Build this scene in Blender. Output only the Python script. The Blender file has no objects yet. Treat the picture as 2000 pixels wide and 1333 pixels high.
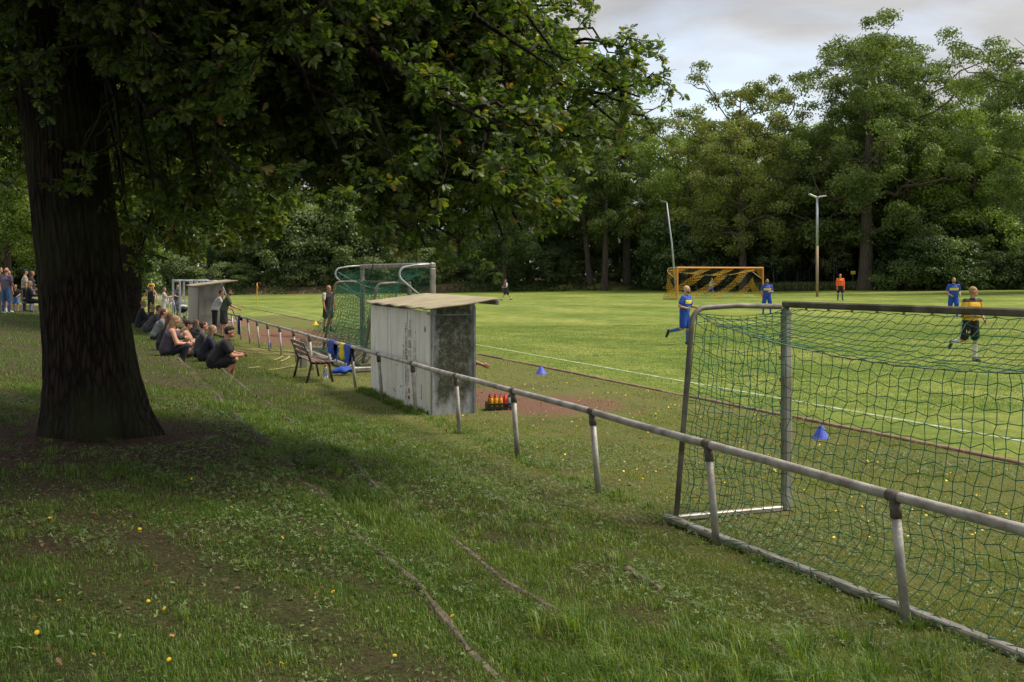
import bpy, math, random
import numpy as np
from mathutils import Vector, Matrix

random.seed(7)
rng = np.random.default_rng(11)
sc = bpy.context.scene
C = sc.collection
R = math.radians

# ---------------------------------------------------------------- camera, sky, sun, exposure
F = 2222.0            # focal length in photo pixels (40 mm on a 36 mm wide, 2000 px frame)
HOR = 532.0           # image row of the level line
CAMZ = 2.2
cam_d = bpy.data.cameras.new("camera")
cam_d.sensor_width = 36.0
cam_d.lens = 40.0
cam_d.shift_y = -(666.5 - HOR) / 2000.0
cam_d.clip_start = 0.1
cam_d.clip_end = 2000.0
cam = bpy.data.objects.new("camera", cam_d)
cam.location = (0, 0, CAMZ)
cam.rotation_euler = (R(90), 0, 0)
C.objects.link(cam)
sc.camera = cam
sc.view_settings.view_transform = 'Standard'
sc.view_settings.look = 'None'
sc.view_settings.gamma = 1.0
sc.view_settings.exposure = 1.80
SUN_EL, SUN_AZ = 58.0, 85.0      # azimuth clockwise from +Y (view direction)
w = bpy.data.worlds.new("World")
sc.world = w
w.use_nodes = True
nt = w.node_tree
for n in list(nt.nodes):
    nt.nodes.remove(n)
out = nt.nodes.new('ShaderNodeOutputWorld')
bg = nt.nodes.new('ShaderNodeBackground')
sky = nt.nodes.new('ShaderNodeTexSky')
sky.sky_type = 'NISHITA'
sky.sun_disc = False
sky.sun_elevation = R(SUN_EL)
sky.sun_rotation = R(SUN_AZ)
sky.air_density = 1.0
sky.dust_density = 1.5
tc = nt.nodes.new('ShaderNodeTexCoord')
mp = nt.nodes.new('ShaderNodeMapping')
mp.inputs['Scale'].default_value = (1.0, 1.0, 3.2)
mp.inputs['Location'].default_value = (0.35, 0.1, 0.22)
no = nt.nodes.new('ShaderNodeTexNoise')
no.inputs['Scale'].default_value = 2.3
no.inputs['Detail'].default_value = 8
no.inputs['Roughness'].default_value = 0.52
no.inputs['Distortion'].default_value = 0.35
cr = nt.nodes.new('ShaderNodeValToRGB')
cr.color_ramp.elements[0].position = 0.30
cr.color_ramp.elements[0].color = (.34, .34, .34, 1)
cr.color_ramp.elements[1].position = 0.50
cr.color_ramp.elements[1].color = (1, 1, 1, 1)
no2 = nt.nodes.new('ShaderNodeTexNoise')
no2.inputs['Scale'].default_value = 4.0
no2.inputs['Detail'].default_value = 6
cr2 = nt.nodes.new('ShaderNodeValToRGB')
cr2.color_ramp.elements[0].position = 0.3
cr2.color_ramp.elements[0].color = (1.4, 1.43, 1.5, 1)
cr2.color_ramp.elements[1].position = 0.7
cr2.color_ramp.elements[1].color = (2.3, 2.24, 2.18, 1)
mx = nt.nodes.new('ShaderNodeMix')
mx.data_type = 'RGBA'
nt.links.new(tc.outputs['Generated'], mp.inputs['Vector'])
nt.links.new(mp.outputs[0], no.inputs['Vector'])
nt.links.new(mp.outputs[0], no2.inputs['Vector'])
nt.links.new(no.outputs['Fac'], cr.inputs[0])
nt.links.new(no2.outputs['Fac'], cr2.inputs[0])
nt.links.new(cr.outputs[0], mx.inputs['Factor'])
nt.links.new(sky.outputs[0], mx.inputs['A'])
nt.links.new(cr2.outputs[0], mx.inputs['B'])
nt.links.new(mx.outputs['Result'], bg.inputs['Color'])
bg.inputs['Strength'].default_value = 0.102
nt.links.new(bg.outputs[0], out.inputs[0])
sd = bpy.data.lights.new("sun", 'SUN')
sd.energy = 1.4
sd.angle = R(18)
sd.color = (1.0, 0.91, 0.74)
so = bpy.data.objects.new("sun", sd)
so.rotation_euler = (R(90 - SUN_EL), 0, R(180 - SUN_AZ) + math.pi)
so.location = (0, 0, 40)
C.objects.link(so)
# direction check: lamp must shine from azimuth SUN_AZ
_d = Vector((math.sin(R(SUN_AZ)) * math.cos(R(SUN_EL)), math.cos(R(SUN_AZ)) * math.cos(R(SUN_EL)), math.sin(R(SUN_EL))))
so.rotation_euler = _d.to_track_quat('Z', 'Y').to_euler()
try:
    sc.cycles.max_bounces = 5
    sc.cycles.diffuse_bounces = 3
    sc.cycles.glossy_bounces = 2
    sc.cycles.transmission_bounces = 4
    sc.cycles.transparent_max_bounces = 6
except Exception:
    pass

# ---------------------------------------------------------------- frames and terrain
NX, NY = 0.9391, 0.3436        # p axis: from the terrace across the rail to the pitch
DX, DY = -0.3436, 0.9391       # t axis: along the touchline, away from the camera
ROT = math.atan2(NY, NX)

def PT(x, y):
    return NX * x + NY * y, DX * x + DY * y

def XY(p, t):
    return NX * p + DX * t, NY * p + DY * t

_pp = [-400, -60, -20, -8, -3, 0, 1.66, 1.70, 2.48, 2.52, 3.58, 3.63, 4.6, 400]
_pz = [1.5, 1.4, 1.15, 1.0, .84, .62, .50, .31, .27, .13, .09, .02, 0, 0]

def sstep(v):
    v = np.clip(v, 0, 1)
    return v * v * (3 - 2 * v)

def terr(x, y):
    x = np.asarray(x, float); y = np.asarray(y, float)
    p = NX * x + NY * y; t = DX * x + DY * y
    edge = .035 * np.sin(t * 1.7 + .5) * np.sin(t * .43) + .02 * np.sin(t * 4.1)
    z = np.interp(p + np.where(p < 4.2, edge, 0), _pp, _pz)
    z = z + .01235 * np.clip(x, -90, 90)
    near = 1 - sstep((p - 3.7) / 1.5)
    z = z + near * (.016 * np.sin(1.9 * p + 1.3 * t) * np.sin(.8 * t - .7 * p + 1) + .012 * np.sin(4.3 * p + 1) * np.sin(3.1 * t))
    z = z + (1 - sstep((p - 8.5) / 1.0)) * .008 * np.sin(2.7 * x + .4) * np.sin(2.2 * y)
    bank = .95 * sstep((y - 129) / 2.5) * (1 - sstep((x - 12) / 5)) * sstep((x + 60) / 15)
    return z + bank

def tz(x, y):
    return float(terr(x, y))

def ptz(p, t, dz=0.0):
    x, y = XY(p, t)
    return Vector((x, y, tz(x, y) + dz))

def px(u, v, depth):
    return Vector(((u - 1000) / F * depth, depth, CAMZ - (v - HOR) / F * depth))

def ground_at(u, v):
    prev = 2.0
    d = 2.0
    while d < 300:
        q = px(u, v, d)
        if q.z < tz(q.x, q.y):
            lo, hi = prev, d
            for _ in range(25):
                m = (lo + hi) / 2
                q = px(u, v, m)
                if q.z < tz(q.x, q.y): hi = m
                else: lo = m
            q = px(u, v, hi)
            q.z = tz(q.x, q.y)
            return q
        prev = d
        d *= 1.01
    return px(u, v, 300)

def gpos(u, depth, dz=-.1):
    x = (u - 1000) / F * depth
    return Vector((x, depth, tz(x, depth) + dz))

# ---------------------------------------------------------------- object helpers
def tag(o, label=None, cat=None, group=None, kind=None):
    if label: o['label'] = label
    if cat: o['category'] = cat
    if group: o['group'] = group
    if kind: o['kind'] = kind
    return o

def empty(name, loc, rz=0.0, label=None, cat=None, group=None, sc_=1.0):
    o = bpy.data.objects.new(name, None)
    o.empty_display_size = 0.2
    o.location = loc
    o.rotation_euler = (0, 0, rz)
    o.scale = (sc_, sc_, sc_)
    C.objects.link(o)
    return tag(o, label, cat, group)

def link(name, me, mat=None, parent=None):
    o = bpy.data.objects.new(name, me)
    if mat is not None:
        if isinstance(mat, (list, tuple)):
            for m in mat: me.materials.append(m)
        else:
            me.materials.append(mat)
    C.objects.link(o)
    if parent is not None: o.parent = parent
    return o

def copy_tree(o, parent=None):
    c = o.copy()
    C.objects.link(c)
    c.parent = parent
    for ch in o.children:
        copy_tree(ch, c)
    return c

def frame(axis, up=Vector((0, 0, 1))):
    a = Vector(axis).normalized()
    if abs(a.dot(up)) > .97: up = Vector((0, 1, 0)) if abs(a.y) < .9 else Vector((1, 0, 0))
    u = a.cross(up).normalized()
    v = u.cross(a).normalized()
    return a, u, v

class MB:
    def __init__(s):
        s.v = []; s.f = []; s.m = []; s.cur = 0
    def add(s, vs, fs):
        b = len(s.v)
        s.v.extend([tuple(q) for q in vs])
        for f in fs:
            s.f.append(tuple(b + i for i in f)); s.m.append(s.cur)
    def box(s, c, size, M=None, bevel=0.0):
        x, y, z = [k / 2 for k in size]
        if bevel > 0:
            b = min(bevel, x * .9, y * .9, z * .9)
            vs = []; idx = {}
            for sx in (-1, 1):
                for sy in (-1, 1):
                    for sz in (-1, 1):
                        for k, q in enumerate(((sx * x, sy * (y - b), sz * (z - b)), (sx * (x - b), sy * y, sz * (z - b)), (sx * (x - b), sy * (y - b), sz * z))):
                            idx[(sx, sy, sz, k)] = len(vs); vs.append(q)
            fs = []
            def quad(ks): fs.append([idx[k] for k in ks])
            for sg in (-1, 1):
                o = 1 if sg > 0 else -1
                l = [(sg, -1, -1, 0), (sg, 1, -1, 0), (sg, 1, 1, 0), (sg, -1, 1, 0)]; quad(l if o > 0 else l[::-1])
                l = [(-1, sg, -1, 1), (-1, sg, 1, 1), (1, sg, 1, 1), (1, sg, -1, 1)]; quad(l if o > 0 else l[::-1])
                l = [(-1, -1, sg, 2), (1, -1, sg, 2), (1, 1, sg, 2), (-1, 1, sg, 2)]; quad(l if o > 0 else l[::-1])
            for a in (-1, 1):
                for b2 in (-1, 1):
                    l = [(a, b2, -1, 0), (a, b2, 1, 0), (a, b2, 1, 1), (a, b2, -1, 1)]; quad(l if a * b2 > 0 else l[::-1])
                    l = [(a, -1, b2, 0), (a, -1, b2, 2), (a, 1, b2, 2), (a, 1, b2, 0)]; quad(l if a * b2 < 0 else l[::-1])
                    l = [(-1, a, b2, 1), (1, a, b2, 1), (1, a, b2, 2), (-1, a, b2, 2)]; quad(l if a * b2 < 0 else l[::-1])
            for a in (-1, 1):
                for b2 in (-1, 1):
                    for c2 in (-1, 1):
                        l = [(a, b2, c2, 0), (a, b2, c2, 1), (a, b2, c2, 2)]; quad(l if a * b2 * c2 > 0 else l[::-1])
        else:
            vs = [(sx * x, sy * y, sz * z) for sx in (-1, 1) for sy in (-1, 1) for sz in (-1, 1)]
            fs = [(0, 1, 3, 2), (4, 6, 7, 5), (0, 4, 5, 1), (2, 3, 7, 6), (0, 2, 6, 4), (1, 5, 7, 3)]
        c = Vector(c)
        if M is not None: vs = [M @ Vector(q) for q in vs]
        s.add([Vector(q) + c for q in vs], fs)
    def bar(s, a, b, w_, h_, bevel=0.0, up=Vector((0, 0, 1))):
        a = Vector(a); b = Vector(b)
        ax, u, v = frame(b - a, up)
        M = Matrix((ax, u, v)).transposed()
        s.box((a + b) / 2, ((b - a).length, w_, h_), M, bevel)
    def tube(s, pts, r, n=10, caps=True):
        pts = [Vector(q) for q in pts]
        if not isinstance(r, (list, tuple)): r = [r] * len(pts)
        rings = []
        up = Vector((0, 0, 1))
        u_prev = None
        for i, q in enumerate(pts):
            a = (pts[min(i + 1, len(pts) - 1)] - pts[max(i - 1, 0)]).normalized()
            if u_prev is None:
                a, u, v = frame(a)
            else:
                u = (u_prev - a * u_prev.dot(a)).normalized(); v = a.cross(u) * -1
                v = u.cross(a).normalized()
            u_prev = u
            rings.append([q + (u * math.cos(2 * math.pi * k / n) + v * math.sin(2 * math.pi * k / n)) * r[i] for k in range(n)])
        vs = [q for rg in rings for q in rg]
        fs = []
        for i in range(len(rings) - 1):
            for k in range(n):
                k2 = (k + 1) % n
                fs.append((i * n + k, (i + 1) * n + k, (i + 1) * n + k2, i * n + k2))
        if caps:
            fs.append(tuple(range(n)))
            fs.append(tuple(reversed(range((len(rings) - 1) * n, len(rings) * n))))
        s.add(vs, fs)
    def lathe(s, prof, n=20, c=(0, 0, 0)):
        vs = []; fs = []
        for r, z in prof:
            for k in range(n):
                a = 2 * math.pi * k / n
                vs.append((c[0] + r * math.cos(a), c[1] + r * math.sin(a), c[2] + z))
        for i in range(len(prof) - 1):
            for k in range(n):
                k2 = (k + 1) % n
                fs.append((i * n + k, i * n + k2, (i + 1) * n + k2, (i + 1) * n + k))
        fs.append(tuple(reversed(range(n))))
        fs.append(tuple(range((len(prof) - 1) * n, len(prof) * n)))
        s.add(vs, fs)
    def capsule(s, a, b, ra, rb=None, n=10, m=3):
        a = Vector(a); b = Vector(b)
        if rb is None: rb = ra
        if (b - a).length < 1e-5: b = a + Vector((0, 0, 1e-4))
        ax, u, v = frame(b - a)
        rings = []
        for i in range(m + 1):
            th = math.pi / 2 * (i / m) if i else .12
            rings.append((a - ax * ra * math.cos(th), ra * math.sin(th)))
        for i in range(m + 1):
            th = math.pi / 2 * (1 - i / m) if i < m else .12
            rings.append((b + ax * rb * math.cos(th), rb * math.sin(th)))
        vs = []; fs = []
        for c, r in rings:
            for k in range(n):
                t_ = 2 * math.pi * k / n
                vs.append(c + (u * math.cos(t_) + v * math.sin(t_)) * r)
        for i in range(len(rings) - 1):
            for k in range(n):
                k2 = (k + 1) % n
                fs.append((i * n + k, (i + 1) * n + k, (i + 1) * n + k2, i * n + k2))
        fs.append(tuple(range(n)))
        fs.append(tuple(reversed(range((len(rings) - 1) * n, len(rings) * n))))
        s.add(vs, fs)
    def ell(s, c, r, M=None, n=14, m=9):
        vs = []; fs = []
        c = Vector(c)
        for i in range(m + 1):
            th = math.pi * min(max(i / m, .03), .97)
            for k in range(n):
                a = 2 * math.pi * k / n
                q = Vector((r[0] * math.sin(th) * math.cos(a), r[1] * math.sin(th) * math.sin(a), r[2] * math.cos(th)))
                if M is not None: q = M @ q
                vs.append(c + q)
        for i in range(m):
            for k in range(n):
                k2 = (k + 1) % n
                fs.append((i * n + k, (i + 1) * n + k, (i + 1) * n + k2, i * n + k2))
        fs.append(tuple(range(n)))
        fs.append(tuple(reversed(range(m * n, (m + 1) * n))))
        s.add(vs, fs)
    def mesh(s, name, smooth=False):
        me = bpy.data.meshes.new(name)
        me.from_pydata(s.v, [], s.f)
        me.update()
        if any(s.m):
            me.polygons.foreach_set('material_index', s.m)
        if smooth:
            me.shade_smooth()
        return me
    def build(s, name, mat=None, parent=None, smooth=False):
        return link(name, s.mesh(name, smooth), mat, parent)

def np_mesh(name, V, faces_idx, fsize, attr=None, smooth=False, midx=None):
    """V (n,3); faces_idx flat loop indices; fsize per-face sizes."""
    me = bpy.data.meshes.new(name)
    V = np.ascontiguousarray(V, dtype=np.float32)
    me.vertices.add(len(V)); me.vertices.foreach_set('co', V.ravel())
    li = np.ascontiguousarray(faces_idx, dtype=np.int32)
    fs = np.ascontiguousarray(fsize, dtype=np.int32)
    me.loops.add(len(li)); me.loops.foreach_set('vertex_index', li)
    me.polygons.add(len(fs))
    st = np.concatenate(([0], np.cumsum(fs)[:-1])).astype(np.int32)
    me.polygons.foreach_set('loop_start', st)
    try: me.polygons.foreach_set('loop_total', fs)
    except Exception: pass
    if smooth: me.polygons.foreach_set('use_smooth', np.ones(len(fs), dtype=bool))
    if midx is not None: me.polygons.foreach_set('material_index', np.ascontiguousarray(midx, dtype=np.int32))
    me.update(calc_edges=True)
    if attr is not None:
        a = me.attributes.new('v', 'FLOAT', 'POINT')
        a.data.foreach_set('value', np.ascontiguousarray(attr, dtype=np.float32))
    return me

def scatter(name, tv, tf, pos, ax, scl, attr=None, smooth=False):
    """Merge N transformed copies of a small template. ax: (N,3,3) with columns = local axes; scl (N,) or (N,3)."""
    tv = np.array(tv, float); N = len(pos); k = len(tv)
    if np.ndim(scl) == 1: scl = np.repeat(np.asarray(scl)[:, None], 3, 1)
    loc = tv[None, :, :] * scl[:, None, :]
    V = np.einsum('nij,nkj->nki', ax, loc) + pos[:, None, :]
    flat = np.concatenate([np.array(f) for f in tf]); sizes = np.array([len(f) for f in tf])
    li = (flat[None, :] + (np.arange(N) * k)[:, None]).ravel()
    fs = np.tile(sizes, N)
    at = np.repeat(attr, k) if attr is not None else None
    return np_mesh(name, V.reshape(-1, 3), li, fs, at, smooth)

def nrm(a):
    return a / np.maximum(np.linalg.norm(a, axis=-1, keepdims=True), 1e-9)

def axes_from(xdir, zdir):
    """frames with X along xdir and Z near zdir"""
    X = nrm(xdir)
    Y = nrm(np.cross(zdir, X))
    Z = np.cross(X, Y)
    return np.stack([X, Y, Z], axis=2)

# ---------------------------------------------------------------- materials
_mc = {}
def new_mat(name):
    m = bpy.data.materials.new(name)
    m.use_nodes = True
    nt = m.node_tree
    return m, nt, nt.nodes['Principled BSDF']

def pm(name, c1, c2=None, scale=6.0, rough=.7, metal=0.0, bump=0.0, bscale=None, stretch=(1, 1, 1), spec=.5, lo=.35, hi=.65, coord='Object', detail=5):
    key = (name, c1, c2, scale, rough, metal, bump)
    if key in _mc: return _mc[key]
    m, nt, b = new_mat(name)
    b.inputs['Roughness'].default_value = rough
    b.inputs['Metallic'].default_value = metal
    b.inputs['Specular IOR Level'].default_value = spec
    if c2 is None: c2 = tuple(k * .75 for k in c1)
    tcn = nt.nodes.new('ShaderNodeTexCoord'); mpn = nt.nodes.new('ShaderNodeMapping')
    mpn.inputs['Scale'].default_value = stretch
    nt.links.new(tcn.outputs[coord], mpn.inputs['Vector'])
    n1 = nt.nodes.new('ShaderNodeTexNoise'); n1.inputs['Scale'].default_value = scale; n1.inputs['Detail'].default_value = detail
    nt.links.new(mpn.outputs[0], n1.inputs['Vector'])
    r = nt.nodes.new('ShaderNodeValToRGB')
    r.color_ramp.elements[0].position = lo; r.color_ramp.elements[0].color = (*c1, 1)
    r.color_ramp.elements[1].position = hi; r.color_ramp.elements[1].color = (*c2, 1)
    nt.links.new(n1.outputs['Fac'], r.inputs[0]); nt.links.new(r.outputs[0], b.inputs['Base Color'])
    if bump > 0:
        n2 = nt.nodes.new('ShaderNodeTexNoise'); n2.inputs['Scale'].default_value = bscale or scale * 4; n2.inputs['Detail'].default_value = 4
        nt.links.new(mpn.outputs[0], n2.inputs['Vector'])
        bp = nt.nodes.new('ShaderNodeBump'); bp.inputs['Strength'].default_value = bump; bp.inputs['Distance'].default_value = .02
        nt.links.new(n2.outputs['Fac'], bp.inputs['Height']); nt.links.new(bp.outputs[0], b.inputs['Normal'])
    _mc[key] = m
    return m

def leaf_mat(name, cols, trans=.35, rough=.45, spec=.4, tcol=None, vmix=True, bright=1.0):
    """cols: list of (pos, rgb) for the random-per-island ramp; attribute v shifts brightness/hue per clump"""
    m, nt, b = new_mat(name)
    g = nt.nodes.new('ShaderNodeNewGeometry')
    at = nt.nodes.new('ShaderNodeAttribute'); at.attribute_name = 'v'
    ad = nt.nodes.new('ShaderNodeMath'); ad.operation = 'MULTIPLY_ADD'
    ad.inputs[1].default_value = .5; nt.links.new(g.outputs['Random Per Island'], ad.inputs[0])
    sc2 = nt.nodes.new('ShaderNodeMath'); sc2.operation = 'MULTIPLY'; sc2.inputs[1].default_value = .5
    nt.links.new(at.outputs['Fac'], sc2.inputs[0]); nt.links.new(sc2.outputs[0], ad.inputs[2])
    r = nt.nodes.new('ShaderNodeValToRGB')
    els = r.color_ramp.elements
    while len(els) < len(cols): els.new(.5)
    for e, (ps, cc) in zip(els, cols):
        e.position = ps; e.color = (*[k * bright for k in cc], 1)
    nt.links.new(ad.outputs[0], r.inputs[0])
    nt.links.new(r.outputs[0], b.inputs['Base Color'])
    b.inputs['Roughness'].default_value = rough
    b.inputs['Specular IOR Level'].default_value = spec
    tr = nt.nodes.new('ShaderNodeBsdfTranslucent')
    hs = nt.nodes.new('ShaderNodeMix'); hs.data_type = 'RGBA'; hs.blend_type = 'MULTIPLY'; hs.inputs['Factor'].default_value = 1
    hs.inputs['B'].default_value = (*(tcol or (1.5, 1.6, .5)), 1)
    nt.links.new(r.outputs[0], hs.inputs['A']); nt.links.new(hs.outputs['Result'], tr.inputs['Color'])
    ms = nt.nodes.new('ShaderNodeMixShader'); ms.inputs[0].default_value = trans
    o = nt.nodes['Material Output']
    nt.links.new(b.outputs[0], ms.inputs[1]); nt.links.new(tr.outputs[0], ms.inputs[2]); nt.links.new(ms.outputs[0], o.inputs['Surface'])
    return m
# ---------------------------------------------------------------- ground sheet
def ground_material():
    m, nt, b = new_mat('ground_soil_and_turf')
    N = nt.nodes; L = nt.links
    tcn = N.new('ShaderNodeTexCoord')
    sep = N.new('ShaderNodeSeparateXYZ'); L.new(tcn.outputs['Object'], sep.inputs[0])
    def noise(scale, detail=6, rough=.6, stretch=None):
        n_ = N.new('ShaderNodeTexNoise'); n_.inputs['Scale'].default_value = scale
        n_.inputs['Detail'].default_value = detail; n_.inputs['Roughness'].default_value = rough
        if stretch:
            mp_ = N.new('ShaderNodeMapping'); mp_.inputs['Scale'].default_value = stretch
            L.new(tcn.outputs['Object'], mp_.inputs[0]); L.new(mp_.outputs[0], n_.inputs['Vector'])
        else: L.new(tcn.outputs['Object'], n_.inputs['Vector'])
        return n_.outputs['Fac']
    def ramp(x, els):
        r = N.new('ShaderNodeValToRGB')
        while len(r.color_ramp.elements) < len(els): r.color_ramp.elements.new(.5)
        for e, (ps, cc) in zip(r.color_ramp.elements, els):
            e.position = ps; e.color = (*cc, 1)
        L.new(x, r.inputs[0]); return r.outputs[0]
    def math_(op, a, b_=None, c=None, clamp=False):
        k = N.new('ShaderNodeMath'); k.operation = op; k.use_clamp = clamp
        for i, q in enumerate((a, b_, c)):
            if q is None: continue
            if isinstance(q, (int, float)): k.inputs[i].default_value = q
            else: L.new(q, k.inputs[i])
        return k.outputs[0]
    def mix(f, a, b_):
        k = N.new('ShaderNodeMix'); k.data_type = 'RGBA'
        if isinstance(f, (int, float)): k.inputs['Factor'].default_value = f
        else: L.new(f, k.inputs['Factor'])
        for nm, q in (('A', a), ('B', b_)):
            if isinstance(q, tuple): k.inputs[nm].default_value = (*q, 1)
            else: L.new(q, k.inputs[nm])
        return k.outputs['Result']
    big = noise(.35, 5); med = noise(2.2, 6); fine = noise(34, 8, .8); tiny = noise(140, 3, .7)
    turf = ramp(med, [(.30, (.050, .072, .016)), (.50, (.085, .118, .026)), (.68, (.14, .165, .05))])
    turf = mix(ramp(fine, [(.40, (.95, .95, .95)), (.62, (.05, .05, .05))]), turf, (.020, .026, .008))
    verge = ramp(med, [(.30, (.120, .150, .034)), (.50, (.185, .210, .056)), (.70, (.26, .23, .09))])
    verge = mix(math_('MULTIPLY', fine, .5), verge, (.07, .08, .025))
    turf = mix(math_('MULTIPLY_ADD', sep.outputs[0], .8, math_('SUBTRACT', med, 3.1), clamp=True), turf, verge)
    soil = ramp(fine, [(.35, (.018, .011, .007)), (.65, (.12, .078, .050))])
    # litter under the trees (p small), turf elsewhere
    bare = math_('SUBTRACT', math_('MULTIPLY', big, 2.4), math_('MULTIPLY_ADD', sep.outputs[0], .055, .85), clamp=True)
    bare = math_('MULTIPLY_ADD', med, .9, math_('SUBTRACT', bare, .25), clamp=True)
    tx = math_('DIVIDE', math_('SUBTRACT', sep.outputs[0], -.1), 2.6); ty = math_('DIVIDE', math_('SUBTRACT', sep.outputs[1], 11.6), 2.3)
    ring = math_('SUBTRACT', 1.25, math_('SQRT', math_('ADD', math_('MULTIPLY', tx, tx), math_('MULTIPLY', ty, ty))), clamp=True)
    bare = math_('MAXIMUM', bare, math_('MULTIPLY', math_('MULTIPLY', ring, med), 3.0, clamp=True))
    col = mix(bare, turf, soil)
    # red cinder patches: (p, t, radius p, radius t)
    cinder = ramp(fine, [(.3, (.12, .062, .040)), (.7, (.25, .145, .10))])
    acc = None
    for (p0, t0, rp, rt, amp) in ((6.7, 18.2, 1.05, 2.9, 1.2), (7.6, 17.5, 1.5, 2.5, .55), (6.6, 41, 2.3, 9, 1.2), (6.3, 31, 1.6, 4.0, .9), (8.3, 71, 2.6, 7, 1.3), (6.2, 55, 1.4, 9, .75), (4.7, 11.2, .4, .5, .4), (1.6, 40, .25, 30, .45)):
        dx = math_('DIVIDE', math_('SUBTRACT', sep.outputs[0], p0), rp)
        dy = math_('DIVIDE', math_('SUBTRACT', sep.outputs[1], t0), rt)
        dd = math_('SQRT', math_('ADD', math_('MULTIPLY', dx, dx), math_('MULTIPLY', dy, dy)))
        k = math_('MULTIPLY', math_('SUBTRACT', 1.0, dd, clamp=True), amp)
        acc = k if acc is None else math_('MAXIMUM', acc, k)
    msk = math_('MULTIPLY', math_('SUBTRACT', math_('ADD', acc, math_('MULTIPLY', med, .9)), .62), 4.0, clamp=True)
    msk = math_('MULTIPLY', msk, math_('GREATER_THAN', acc, .002))
    col = mix(msk, col, cinder)
    wy = math_('ADD', math_('MULTIPLY', sep.outputs[0], NY), math_('MULTIPLY', sep.outputs[1], DY))
    earth = ramp(med, [(.35, (.040, .045, .016)), (.5, (.075, .060, .030)), (.65, (.15, .085, .055))])
    col = mix(math_('MULTIPLY', math_('SUBTRACT', wy, 127.8), .8, clamp=True), col, earth)
    L.new(col, b.inputs['Base Color'])
    b.inputs['Roughness'].default_value = .95
    b.inputs['Specular IOR Level'].default_value = .15
    bp = N.new('ShaderNodeBump'); bp.inputs['Strength'].default_value = .8; bp.inputs['Distance'].default_value = .03
    L.new(math_('ADD', fine, math_('MULTIPLY', tiny, .6)), bp.inputs['Height']); L.new(bp.outputs[0], b.inputs['Normal'])
    return m

def pitch_material():
    m, nt, b = new_mat('mown_pitch_grass')
    N = nt.nodes; L = nt.links
    tcn = N.new('ShaderNodeTexCoord')
    def noise(scale, detail=6, rough=.6, stretch=(1, 1, 1)):
        n_ = N.new('ShaderNodeTexNoise'); n_.inputs['Scale'].default_value = scale
        n_.inputs['Detail'].default_value = detail; n_.inputs['Roughness'].default_value = rough
        mp_ = N.new('ShaderNodeMapping'); mp_.inputs['Scale'].default_value = stretch
        L.new(tcn.outputs['Object'], mp_.inputs[0]); L.new(mp_.outputs[0], n_.inputs['Vector'])
        return n_.outputs['Fac']
    def ramp(x, els):
        r = N.new('ShaderNodeValToRGB')
        while len(r.color_ramp.elements) < len(els): r.color_ramp.elements.new(.5)
        for e, (ps, cc) in zip(r.color_ramp.elements, els):
            e.position = ps; e.color = (*cc, 1)
        L.new(x, r.inputs[0]); return r.outputs[0]
    def mixm(f, a, b_, mode='MIX'):
        k = N.new('ShaderNodeMix'); k.data_type = 'RGBA'; k.blend_type = mode
        if isinstance(f, (int, float)): k.inputs['Factor'].default_value = f
        else: L.new(f, k.inputs['Factor'])
        for nm, q in (('A', a), ('B', b_)):
            if isinstance(q, tuple): k.inputs[nm].default_value = (*q, 1)
            else: L.new(q, k.inputs[nm])
        return k.outputs['Result']
    a = ramp(noise(.22, 5, .55, (1.3, .5, 1)), [(.32, (.100, .150, .024)), (.5, (.160, .210, .038)), (.68, (.245, .265, .066))])
    sp = ramp(noise(1.5, 8, .7), [(.32, (.50, .58, .5)), (.5, (1, 1, 1)), (.68, (1.45, 1.28, 1.35))])
    fn = ramp(noise(16, 6, .8), [(.35, (.55, .6, .5)), (.5, (1, 1, 1)), (.68, (1.4, 1.35, 1.3))])
    c = mixm(1.0, a, sp, 'MULTIPLY'); c = mixm(1.0, c, fn, 'MULTIPLY')
    L.new(c, b.inputs['Base Color'])
    b.inputs['Roughness'].default_value = .9; b.inputs['Specular IOR Level'].default_value = .15
    bp = N.new('ShaderNodeBump'); bp.inputs['Strength'].default_value = .7; bp.inputs['Distance'].default_value = .04
    L.new(noise(22, 5, .8), bp.inputs['Height']); L.new(bp.outputs[0], b.inputs['Normal'])
    return m

def sheet(name, ps, ts, dz, mat):
    """grid in (p, t); the object is rotated so its local x is p and local y is t"""
    P, T = np.meshgrid(ps, ts)
    x = NX * P + DX * T; y = NY * P + DY * T
    z = terr(x, y) + dz
    V = np.stack([P.ravel(), T.ravel(), z.ravel()], 1)
    a, b_ = P.shape
    i = np.arange(a * b_).reshape(a, b_)
    q = np.stack([i[:-1, :-1], i[:-1, 1:], i[1:, 1:], i[1:, :-1]], -1).reshape(-1, 4)
    me = np_mesh(name, V, q.ravel(), np.full(len(q), 4), smooth=True)
    o = link(name, me, mat)
    o.rotation_euler = (0, 0, ROT)
    return tag(o, kind='structure')

ps = np.unique(np.concatenate([np.linspace(-420, -40, 12), np.linspace(-40, -6, 35), np.linspace(-6, 1.5, 60), np.arange(1.5, 3.8, .03), np.linspace(3.8, 10, 40), np.linspace(10, 140, 90), np.linspace(140, 500, 10)]))
ts = np.unique(np.concatenate([np.linspace(-250, -12, 12), np.linspace(-12, 3, 30), np.linspace(3, 35, 240), np.linspace(35, 110, 120), np.linspace(110, 170, 120), np.linspace(170, 650, 14)]))
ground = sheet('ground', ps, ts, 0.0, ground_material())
pitch = sheet('pitch', np.linspace(9.74, 105, 60), np.unique(np.concatenate([np.linspace(-40, 110, 90), np.linspace(110, 122, 10)])), .006, pitch_material())
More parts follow.
